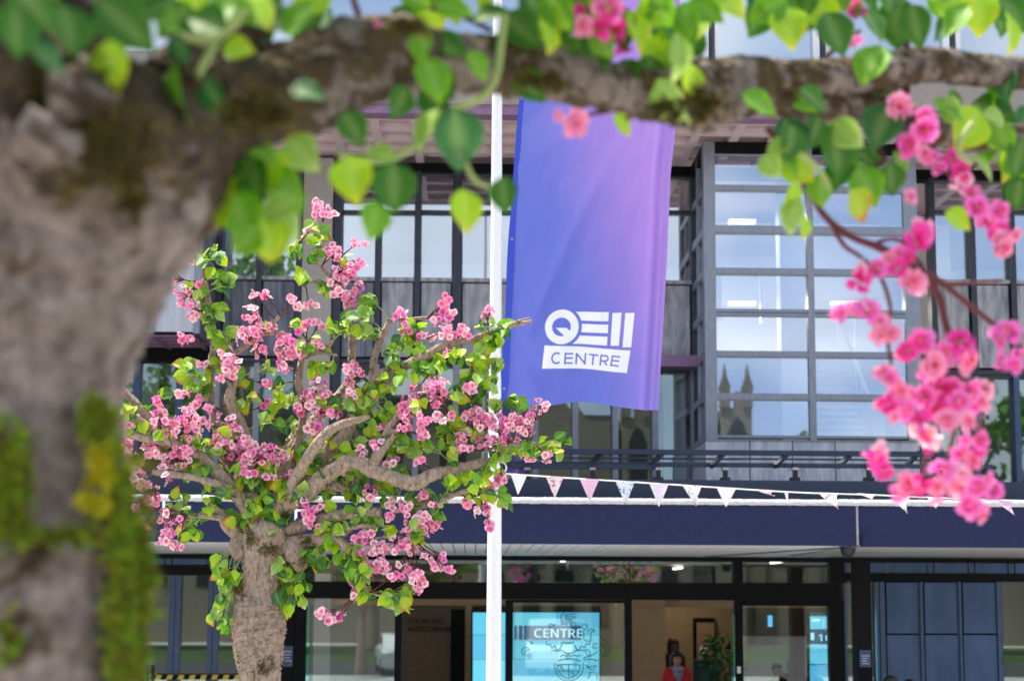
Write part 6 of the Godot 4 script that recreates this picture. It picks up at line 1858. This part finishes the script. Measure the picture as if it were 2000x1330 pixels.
func figure_meshes() -> void:
	# a standing adult 1.66 m tall, facing +z, arms a little away from the sides
	var V := func(x: float, y: float, z: float) -> Vector3: return Vector3(x, y, z)
	var body := [
		[V.call(0, 0.93, 0), V.call(0, 1.18, 0.01), 0.135, 0.115, Vector3(0.85, 1, 1.15)], [V.call(0, 1.18, 0.01), V.call(0, 1.34, 0), 0.12, 0.115, Vector3(0.8, 1, 1.15)],
		[V.call(-0.13, 1.36, 0), V.call(0.13, 1.36, 0), 0.062, 0.062], [V.call(0, 1.36, -0.005), V.call(0, 1.47, 0.012), 0.056, 0.050],
	]
	var legs := []
	var arms := []
	for s in [-1.0, 1.0]:
		legs.append([V.call(0.085 * s, 0.90, 0), V.call(0.09 * s, 0.48, 0.01), 0.088, 0.057])
		legs.append([V.call(0.09 * s, 0.48, 0.01), V.call(0.095 * s, 0.09, -0.02), 0.058, 0.036])
		arms.append([V.call(0.17 * s, 1.345, 0), V.call(0.215 * s, 1.08, -0.01), 0.050, 0.040])
		arms.append([V.call(0.215 * s, 1.08, -0.01), V.call(0.225 * s, 0.86, 0.06), 0.039, 0.027])
	var st := SurfaceTool.new()
	st.begin(Mesh.PRIMITIVE_TRIANGLES)
	net(st, body + legs + arms, 0.022, 0.03)
	# head with brow, nose, chin, ears; hands with five fingers each
	net(st, [[V.call(0, 1.545, 0.0), V.call(0, 1.585, -0.01), 0.080, 0.086], [V.call(0, 1.50, 0.035), V.call(0, 1.52, 0.04), 0.048, 0.055], [V.call(0, 1.45, 0.02), V.call(0, 1.50, 0.02), 0.047, 0.05], [V.call(0, 1.555, 0.083), V.call(0, 1.525, 0.102), 0.011, 0.015], [V.call(-0.085, 1.55, 0), V.call(-0.086, 1.53, 0.005), 0.016, 0.012], [V.call(0.085, 1.55, 0), V.call(0.086, 1.53, 0.005), 0.016, 0.012], [V.call(-0.022, 1.503, 0.086), V.call(0.022, 1.503, 0.086), 0.008, 0.008]], 0.009, 0.014)
	for s in [-1.0, 1.0]:
		var hand := [[V.call(0.225 * s, 0.86, 0.06), V.call(0.226 * s, 0.80, 0.075), 0.026, 0.030, Vector3(1.5, 1, 0.8)]]
		for k in 4:
			var z := 0.050 + k * 0.017
			var l: float = [0.05, 0.062, 0.068, 0.06][k]
			hand.append([V.call(0.226 * s, 0.785, z), V.call(0.226 * s, 0.785 - l * 0.55, z + 0.008), 0.0088, 0.0082])
			hand.append([V.call(0.226 * s, 0.785 - l * 0.55, z + 0.008), V.call(0.216 * s, 0.785 - l, z + 0.010), 0.0082, 0.007])
		hand.append([V.call(0.222 * s, 0.825, 0.095), V.call(0.214 * s, 0.80, 0.118), 0.011, 0.010])
		hand.append([V.call(0.214 * s, 0.80, 0.118), V.call(0.208 * s, 0.775, 0.124), 0.010, 0.008])
		net(st, hand, 0.006, 0.008)
	st.index()
	st.generate_normals()
	figure.body = st.commit()
	var grow := func(bones: Array, by: float) -> Array:
		var out := []
		for b in bones:
			var c: Array = b.duplicate()
			c[2] += by
			c[3] += by
			out.append(c)
		return out
	var sleeves := []
	for b in arms:
		sleeves.append(b)
	figure.top = net_mesh(grow.call(body.slice(0, 3), 0.004), 0.018, 0.03)
	# jacket: two open fronts, back, sleeves
	var shell := []
	for s in [-1.0, 1.0]:
		shell.append([V.call(0.090 * s, 0.80, 0.018), V.call(0.088 * s, 1.18, 0.022), 0.118, 0.104, Vector3(1, 1, 0.86)])
		shell.append([V.call(0.088 * s, 1.18, 0.022), V.call(0.115 * s, 1.355, 0.004), 0.104, 0.078])
		shell.append([V.call(0.07 * s, 1.38, -0.035), V.call(0.045 * s, 1.41, -0.02), 0.04, 0.025])
	shell.append([V.call(0, 0.82, -0.06), V.call(0, 1.36, -0.045), 0.10, 0.075])
	figure.jacket = net_mesh(shell + grow.call(sleeves, 0.016), 0.02, 0.018)
	figure.trousers = net_mesh(grow.call(legs, 0.016) + [[V.call(0, 0.88, 0), V.call(0, 0.96, 0), 0.15, 0.145, Vector3(0.85, 1, 1.15)]], 0.022, 0.03)
	var shoes := []
	for s in [-1.0, 1.0]:
		shoes.append([V.call(0.095 * s, 0.045, -0.04), V.call(0.105 * s, 0.035, 0.13), 0.045, 0.034])
	figure.shoes = net_mesh(shoes, 0.015, 0.01)
	figure.bob = net_mesh([[V.call(0, 1.60, -0.022), V.call(0, 1.61, -0.02), 0.094, 0.094], [V.call(-0.07, 1.60, 0.0), V.call(-0.082, 1.47, -0.005), 0.045, 0.034], [V.call(0.07, 1.60, 0.0), V.call(0.082, 1.47, -0.005), 0.045, 0.034], [V.call(0, 1.56, -0.07), V.call(0, 1.47, -0.06), 0.06, 0.05], [V.call(-0.05, 1.632, 0.055), V.call(0.055, 1.628, 0.058), 0.026, 0.026]], 0.011, 0.02)
	figure.crop = net_mesh([[V.call(0, 1.60, -0.022), V.call(0, 1.612, -0.015), 0.091, 0.088], [V.call(0, 1.56, -0.06), V.call(0, 1.50, -0.055), 0.05, 0.035], [V.call(-0.04, 1.645, 0.045), V.call(0.04, 1.645, 0.045), 0.024, 0.024]], 0.011, 0.02)

func person(label: String, where: Vector3, turn: float, tall: float, coat: Color, top: Material, hair: Color, style: String, skin: Color) -> void:
	var p := thing("person", label, "person", where)
	p.rotation.y = turn
	p.scale = Vector3.ONE * (tall / 1.70)
	part(p, "body", figure.body, mat(skin, 0.55))
	part(p, "top", figure.top, top)
	part(p, "jacket", figure.jacket, mat(coat, 0.85))
	part(p, "trousers", figure.trousers, mat(lin(.02, .02, .03), 0.85))
	part(p, "shoes", figure.shoes, mat(lin(.015, .012, .012), 0.5))
	part(p, "hair", figure[style], mat(hair, 0.6))
	var eye := SphereMesh.new()
	eye.radius = 0.010
	eye.height = 0.016
	for s in [-1.0, 1.0]:
		part(p, "eye", eye, mat(lin(.02, .015, .012), 0.2), Transform3D(Basis(), Vector3(0.031 * s, 1.552, 0.082)))
		part(p, "eyebrow", box_mesh(Vector3(0.03, 0.005, 0.01)), mat(hair, 0.8), Transform3D(Basis(), Vector3(0.031 * s, 1.572, 0.083)))
	part(p, "mouth", box_mesh(Vector3(0.04, 0.008, 0.008)), mat(lin(.30, .05, .05), 0.5), Transform3D(Basis(), Vector3(0, 1.501, 0.093)))

func make_people() -> void:
	figure_meshes()
	var print_top := mat(Color.WHITE, 0.85)
	print_top.albedo_texture = noise_tex(0.06, [lin(.02, .03, .10), lin(.03, .04, .16), lin(.55, .5, .6), lin(.03, .04, .16)], 3, 128, FastNoiseLite.TYPE_CELLULAR, false, 5)
	print_top.uv1_triplanar = true
	print_top.uv1_scale = Vector3(5, 5, 5)
	var a := at(1322, 1270, 24.6)
	person("woman in an open red jacket and patterned navy top standing in the right doorway", Vector3(a.x, 0.06, a.z), 0.1, a.y - 0.06, lin(.42, .012, .014), print_top, lin(.010, .007, .006), "bob", lin(.42, .22, .16))
	var b := at(1315, 1246, 28.4)
	person("dim person in dark red behind the woman in the red jacket", Vector3(b.x, 0.06, b.z), 0.4, b.y - 0.06, lin(.06, .012, .010), mat(lin(.05, .012, .01), 0.9), lin(.008, .005, .004), "bob", lin(.20, .10, .08))
	var c := at(1741, 1319, 19.2)
	person("dark-haired person at the bottom edge in front of the blue metal doors", Vector3(c.x, 0.004, c.z), 0.5, c.y, lin(.03, .03, .04), mat(lin(.05, .05, .06), 0.9), lin(.008, .006, .005), "crop", lin(.46, .27, .20))
	var d := at(1777, 1326, 19.4)
	person("person whose dark hair barely shows right of the other head at the bottom edge", Vector3(d.x, 0.004, d.z), -0.3, d.y, lin(.05, .04, .05), mat(lin(.3, .3, .32), 0.9), lin(.010, .007, .006), "crop", lin(.44, .26, .20))
	var e := at(1519, 1294, 24.3)
	person("person in black seen dimly through the right glass door", Vector3(e.x, 0.06, e.z), 0.6, e.y - 0.06, lin(.008, .010, .010), mat(lin(.01, .01, .012), 0.9), lin(.008, .007, .006), "crop", lin(.30, .17, .13))

# ---------------------------------------------------------------- across the road, seen in the glass
func make_opposite() -> void:
	var stone := grained([lin(.17, .145, .11), lin(.27, .23, .175), lin(.36, .31, .24)], 0.06, Vector3(0.25, 0.25, 0.25), 0.95, 0.0, 111, 0.8)
	var dark := mat(lin(.015, .016, .018), 0.3)
	var lead := mat(lin(.09, .095, .10), 0.7)
	var c := thing("stone_church", "brown stone church with gables across the road, mirrored in the lower windows", "building", Vector3(0, 0, 44))
	var F := func(called: String, x0: float, y0: float, x1: float, y1: float, z: float, thick: float, m: Material) -> MeshInstance3D:
		var o := box_mesh(Vector3(x1 - x0, y1 - y0, thick))
		return part(c, called, o, m, Transform3D(Basis(), Vector3((x0 + x1) / 2, (y0 + y1) / 2, z + thick / 2)))
	F.call("nave_wall", 1.0, 0.0, 15.0, 14.2, 0.0, 12.0, stone)
	F.call("tower", 15.2, 0.0, 17.0, 14.6, -0.6, 3.4, stone)
	for x in [15.2, 16.0]:
		F.call("battlement", x - 0.02, 14.6, x + 0.5, 15.3 + 0.5 * (int(x) % 2), -0.5, 0.5, stone)
	for x in [15.35, 16.75]:
		part(c, "pinnacle", prism(PackedVector2Array([Vector2(x - 0.32, 14.6), Vector2(x + 0.32, 14.6), Vector2(x + 0.26, 15.4), Vector2(x + 0.36, 15.5), Vector2(x + 0.1, 16.3), Vector2(x, 17.0), Vector2(x - 0.1, 16.3), Vector2(x - 0.36, 15.5), Vector2(x - 0.26, 15.4)]), 0.6), stone, Transform3D(Basis(), Vector3(0, 0, -0.1)))
	for y in [5.0, 10.4]:
		part(c, "window", prism(PackedVector2Array([Vector2(-0.6, 0), Vector2(0.6, 0), Vector2(0.6, 2.6), Vector2(0.3, 3.3), Vector2(0, 3.7), Vector2(-0.3, 3.3), Vector2(-0.6, 2.6)]), 0.3), dark, Transform3D(Basis(Vector3.UP, PI), Vector3(16.1, y, -0.62)))
	for k in 3:
		var x := 2.6 + k * 4.3
		part(c, "gable", prism(PackedVector2Array([Vector2(x - 1.9, 14.2), Vector2(x + 1.9, 14.2), Vector2(x, 16.8)]), 8.0), stone, Transform3D(Basis(), Vector3(0, 0, 8.0)))
		for q in [-1.1, 1.1]:
			var w := prism(PackedVector2Array([Vector2(-0.55, 0), Vector2(0.55, 0), Vector2(0.55, 3.2), Vector2(0.3, 3.9), Vector2(0, 4.3), Vector2(-0.3, 3.9), Vector2(-0.55, 3.2)]), 0.3)
			part(c, "window", w, dark, Transform3D(Basis(Vector3.UP, PI), Vector3(x + q, 6.4, -0.02)))
			part(c, "window", w, dark, Transform3D(Basis(Vector3.UP, PI), Vector3(x + q, 1.2, -0.02)))
		F.call("buttress", x + 1.95, 0.0, x + 2.45, 11.0, -0.8, 0.8, stone)
		F.call("string_course", x - 1.9, 5.6, x + 1.9, 5.9, -0.12, 0.12, stone)
	F.call("roof", 1.0, 14.2, 15.0, 14.6, 0.2, 11.6, lead)
	F.call("wing_wall", -26.0, 0.0, 0.6, 15.8, 6.0, 10.0, stone)
	F.call("wing_roof", -26.3, 15.8, 0.9, 16.4, 5.7, 10.6, lead)
	F.call("added_yard_wall", 17.4, 0.0, 46.0, 6.4, 5.0, 0.8, stone)  # wall with coping and piers, added to cover bright sky mirrored in the right door
	F.call("added_wall_coping", 17.4, 6.4, 46.0, 6.7, 4.8, 1.2, lead)
	for k in 8:
		F.call("added_wall_pier", 18.6 + k * 3.6, 0.0, 19.3 + k * 3.6, 6.3, 4.6, 0.4, stone)
	for k in 8:
		for y in [3.6, 7.4, 11.2]:
			F.call("window", -24.5 + k * 3.2, y, -23.2 + k * 3.2, y + 2.6, 5.97, 0.1, dark)
	var leafy_kinds := [leaf_mesh(0), leaf_mesh(4), leaf_mesh(1)]
	# broad street trees: x, z, height, crown radius
	var trees := [
		[-5.4, 34.0, 19.8, 2.6, "tall tree mirrored in the upper window left of the pole"],
		[-12.8, 36.0, 24.5, 4.0, "tallest dark tree mirrored in the upper windows behind the left stem"],
		[-19.5, 37.0, 18.0, 4.5, "broad dark tree mirrored in the far left lower windows"],
		[18.4, 36.0, 12.4, 2.0, "small green tree mirrored beside the church in the bay's lowest pane"],
		[28.0, 33.0, 16.5, 4.5, "dark green tree mirrored in the lower windows right of the bay"],
		[34.5, 35.0, 22.0, 4.5, "tall tree mirrored in the windows at the right edge"],
		[-10.5, 30.0, 10.5, 3.2, "low bushy tree mirrored in the lower windows behind the blossom tree"],
	]
	for q in trees:
		var t := thing("street_tree", q[4], "tree", Vector3(q[0], 0, q[1]), "street trees mirrored in the glass")
		part(t, "trunk", tube_mesh(PackedVector3Array([Vector3(0, 0, 0), Vector3(0.1, q[2] * 0.3, 0), Vector3(0, q[2] * 0.75, 0.1)]), PackedFloat32Array([0.4, 0.3, 0.1]), 12, 0.4, 0.15, 0.3), M.bark)
		for k in 5:
			var a := k * 1.3
			part(t, "limb", tube_mesh(PackedVector3Array([Vector3(0, q[2] * (0.3 + 0.06 * k), 0), Vector3(cos(a) * q[3] * 0.4, q[2] * (0.45 + 0.06 * k), sin(a) * q[3] * 0.4), Vector3(cos(a) * q[3] * 0.75, q[2] * (0.55 + 0.07 * k), sin(a) * q[3] * 0.75)]), PackedFloat32Array([0.16, 0.1, 0.03]), 7, 0.5), M.bark)
		var st := SurfaceTool.new()
		st.begin(Mesh.PRIMITIVE_TRIANGLES)
		var clumps := []
		for k in 38:
			var h := rng.randf_range(0.32, 1.0)
			var reach: float = q[3] * sin(clampf((h - 0.2) / 0.8, 0.0, 1.0) * PI * 0.86 + 0.25)
			var a := rng.randf() * TAU
			var r := reach * sqrt(rng.randf())
			clumps.append([Vector3(cos(a) * r, q[2] * h - 0.5, sin(a) * r), rng.randf_range(0.5, 1.0) * q[3] * 0.26])
		for cl in clumps:
			for k in 70:
				var dir := Vector3(rng.randfn(), rng.randfn(), rng.randfn()).normalized()
				var p: Vector3 = cl[0] + dir * cl[1] * pow(rng.randf(), 0.4)
				st.append_from(leafy_kinds[rng.randi() % 3], 0, Transform3D(aim(Vector3(rng.randfn(), rng.randfn() - 0.4, rng.randfn()), dir).scaled_local(Vector3.ONE * rng.randf_range(0.3, 0.5)), p))
		part(t, "crown", st.commit(), M.leaf)
	make_cars()

func make_cars() -> void:
	var white := mat(lin(.72, .73, .74), 0.25)
	white.clearcoat_enabled = true
	var glass := mat(lin(.02, .025, .03), 0.06)
	var tyre := mat(lin(.015, .015, .016), 0.85)
	var rim := mat(lin(.4, .4, .42), 0.3, 0.8)
	var red := mat(lin(.4, .02, .02), 0.3)
	var lamp := mat(lin(.6, .6, .62), 0.15)
	var wheel := lathe([Vector2(0.0, -0.1), Vector2(0.27, -0.1), Vector2(0.32, -0.07), Vector2(0.32, 0.07), Vector2(0.27, 0.1), Vector2(0.0, 0.1)], 22)
	var hub := lathe([Vector2(0.0, 0.112), Vector2(0.1, 0.112), Vector2(0.19, 0.104), Vector2(0.2, 0.0)], 16)
	for q in [[-2.6, 9.6, 1.45, "car", "white parked car mirrored in the glass door beside the tree trunk"], [3.4, 9.8, -1.3, "van", "white parked van mirrored in the glass door left of the woman"], [7.4, 9.6, 1.7, "car", "white parked car mirrored in the glass at the right end of the doors"]]:
		var van: bool = q[3] == "van"
		var c := thing("parked_van" if van else "parked_car", q[4], q[3], Vector3(q[0], 0.008, q[1]))
		c.rotation.y = q[2]
		var h := 1.0 if not van else 1.35
		var lower := PackedVector2Array([Vector2(-2.1, 0.28), Vector2(2.05, 0.28), Vector2(2.15, 0.5), Vector2(2.1, 0.78), Vector2(1.3, 0.92 * h), Vector2(-1.9, 0.98 * h), Vector2(-2.12, 0.9), Vector2(-2.18, 0.5)])
		var upper := PackedVector2Array([Vector2(-1.85, 0.97 * h), Vector2(1.0, 0.94 * h), Vector2(0.45, 1.42 * h), Vector2(-0.1, 1.48 * h), Vector2(-1.3, 1.46 * h)])
		if van:
			upper = PackedVector2Array([Vector2(-2.05, 1.3), Vector2(1.35, 1.25), Vector2(0.85, 1.95), Vector2(0.5, 2.05), Vector2(-2.05, 2.05)])
		part(c, "body", prism(lower, 1.72), white, Transform3D(Basis(), Vector3(0, 0, 0.86)))
		part(c, "cabin", prism(upper, 1.5), white, Transform3D(Basis(), Vector3(0, 0, 0.75)))
		var win := PackedVector2Array()
		for p in upper:
			win.append((p - Vector2(-0.35, upper[0].y + 0.22)) * Vector2(0.84, 0.72) + Vector2(-0.35, upper[0].y + 0.24))
		for s in [0.755, -0.745]:
			part(c, "window", prism(win, 0.01), glass, Transform3D(Basis(), Vector3(0, 0, s)))
		for s in [-0.80, 0.80]:
			for x in [-1.35, 1.32]:
				var w := part(c, "wheel", wheel, tyre, Transform3D(Basis(Vector3.RIGHT, PI / 2 * signf(s)), Vector3(x, 0.32, s)))
				part(w, "rim", hub, rim)
			part(c, "headlight", box_mesh(Vector3(0.12, 0.14, 0.3)), lamp, Transform3D(Basis(), Vector3(2.08, 0.66, s * 0.8)))
			part(c, "tail_light", box_mesh(Vector3(0.08, 0.2, 0.18)), red, Transform3D(Basis(), Vector3(-2.14, 0.72, s * 0.9)))

# ---------------------------------------------------------------- assembly
func make_sky() -> Sky:
	# broken bright cloud over blue
	var w := 768
	var h := 384
	var im := Image.create(w, h, false, Image.FORMAT_RGBF)
	var n := FastNoiseLite.new()
	n.noise_type = FastNoiseLite.TYPE_SIMPLEX_SMOOTH
	n.frequency = 1.35
	n.fractal_octaves = 5
	n.seed = 21
	for y in h:
		var el := PI * (0.5 - (y + 0.5) / h)
		for x in w:
			var az := TAU * (x + 0.5) / w
			var d := Vector3(cos(el) * sin(az), sin(el), cos(el) * cos(az))
			var c := Vector3(.33, .49, .78).lerp(Vector3(.64, .76, .92), pow(1.0 - clampf(d.y, 0, 1), 3.0))
			if d.y > -0.02:
				var q := d / (0.35 + absf(d.y)) * 1.3
				var k := n.get_noise_3d(q.x, q.y * 0.6, q.z)
				var cover := smoothstep(-0.32, 0.30, k)
				var tone := 0.96 + 0.34 * n.get_noise_3d(q.x * 2.3 + 5, q.y, q.z * 2.3)
				c = c.lerp(Vector3(1.0, 1.02, 1.06) * tone, cover * 0.86)
			else:
				c = Vector3(.30, .29, .28)
			im.set_pixel(x, y, Color(c.x, c.y, c.z))
	var p := PanoramaSkyMaterial.new()
	p.panorama = ImageTexture.create_from_image(im)
	var s := Sky.new()
	s.sky_material = p
	return s

func _ready() -> void:
	rng.seed = 7
	fine.noise_type = FastNoiseLite.TYPE_SIMPLEX_SMOOTH
	fine.frequency = 1.0
	fine.fractal_octaves = 2
	fine.seed = 4
	# camera: 50 mm lens, wide aperture, aimed a little up and right of the facade's normal
	view = Basis(Vector3.UP, -atan(78.0 / FOCAL)) * Basis(Vector3.RIGHT, atan(FOCAL / 26000.0)) * Basis(Vector3.BACK, 0.0048)
	var cam := Camera3D.new()
	cam.name = "camera"
	add_child(cam)
	cam.transform = Transform3D(view, EYE)
	var lens := CameraAttributesPhysical.new()
	lens.frustum_focal_length = 50.0
	lens.frustum_focus_distance = 11.3
	lens.frustum_near = 0.05
	lens.frustum_far = 600.0
	lens.exposure_aperture = 1.75
	lens.exposure_multiplier = 1.0
	cam.attributes = lens
	cam.projection = Camera3D.PROJECTION_FRUSTUM
	cam.near = 0.05
	cam.far = 600.0
	cam.size = 2.0 * 0.05 * 665.0 / FOCAL
	cam.frustum_offset = Vector2(0, 0.05 * (MID_V - 665.0) / FOCAL)
	cam.current = true
	# sky and soft sun
	var env := Environment.new()
	env.background_mode = Environment.BG_SKY
	env.sky = make_sky()
	env.background_energy_multiplier = 0.72
	env.tonemap_mode = Environment.TONE_MAPPER_LINEAR
	env.tonemap_exposure = 2.25
	env.sdfgi_enabled = true
	env.ssao_enabled = true
	env.ssil_enabled = true
	var around := WorldEnvironment.new()
	around.name = "surroundings"
	around.environment = env
	add_child(around)
	var sun := DirectionalLight3D.new()
	sun.name = "sun"
	sun.light_energy = 1.5
	sun.light_color = Color(1.0, 0.96, 0.90)
	sun.light_angular_distance = 3.0
	sun.shadow_enabled = true
	add_child(sun)
	sun.look_at_from_position(Vector3(-4.5, 14, -2.0), Vector3.ZERO)
	# large structure, then things
	make_materials()
	M.crest = mat(lin(.012, .06, .08), 0.5)
	for k in 6:
		leaf_kinds.append(leaf_mesh(k))
	for k in 6:
		blossom_kinds.append(blossom_mesh(k))
	make_ground()
	make_lawn()
	make_building()
	make_pole()
	make_flag()
	make_bunting()
	make_middle_tree()
	make_near_tree()
	# two more blossom trees behind the viewpoint, seen only in the glass
	var source := get_node("blossom_tree")
	for q in [[-3.9, 7.0, 2.2, "blossom tree behind the viewpoint, mirrored pink in the left door glass"], [6.2, 7.6, 4.0, "blossom tree behind the viewpoint, mirrored pink in the right hand fanlights"]]:
		var c := source.duplicate()
		c.name = numbered("blossom_tree")
		add_child(c)
		c.position = Vector3(q[0], 0, q[1])
		c.rotation.y = q[2]
		c.set_meta("label", q[3])
	make_people()
	make_opposite()
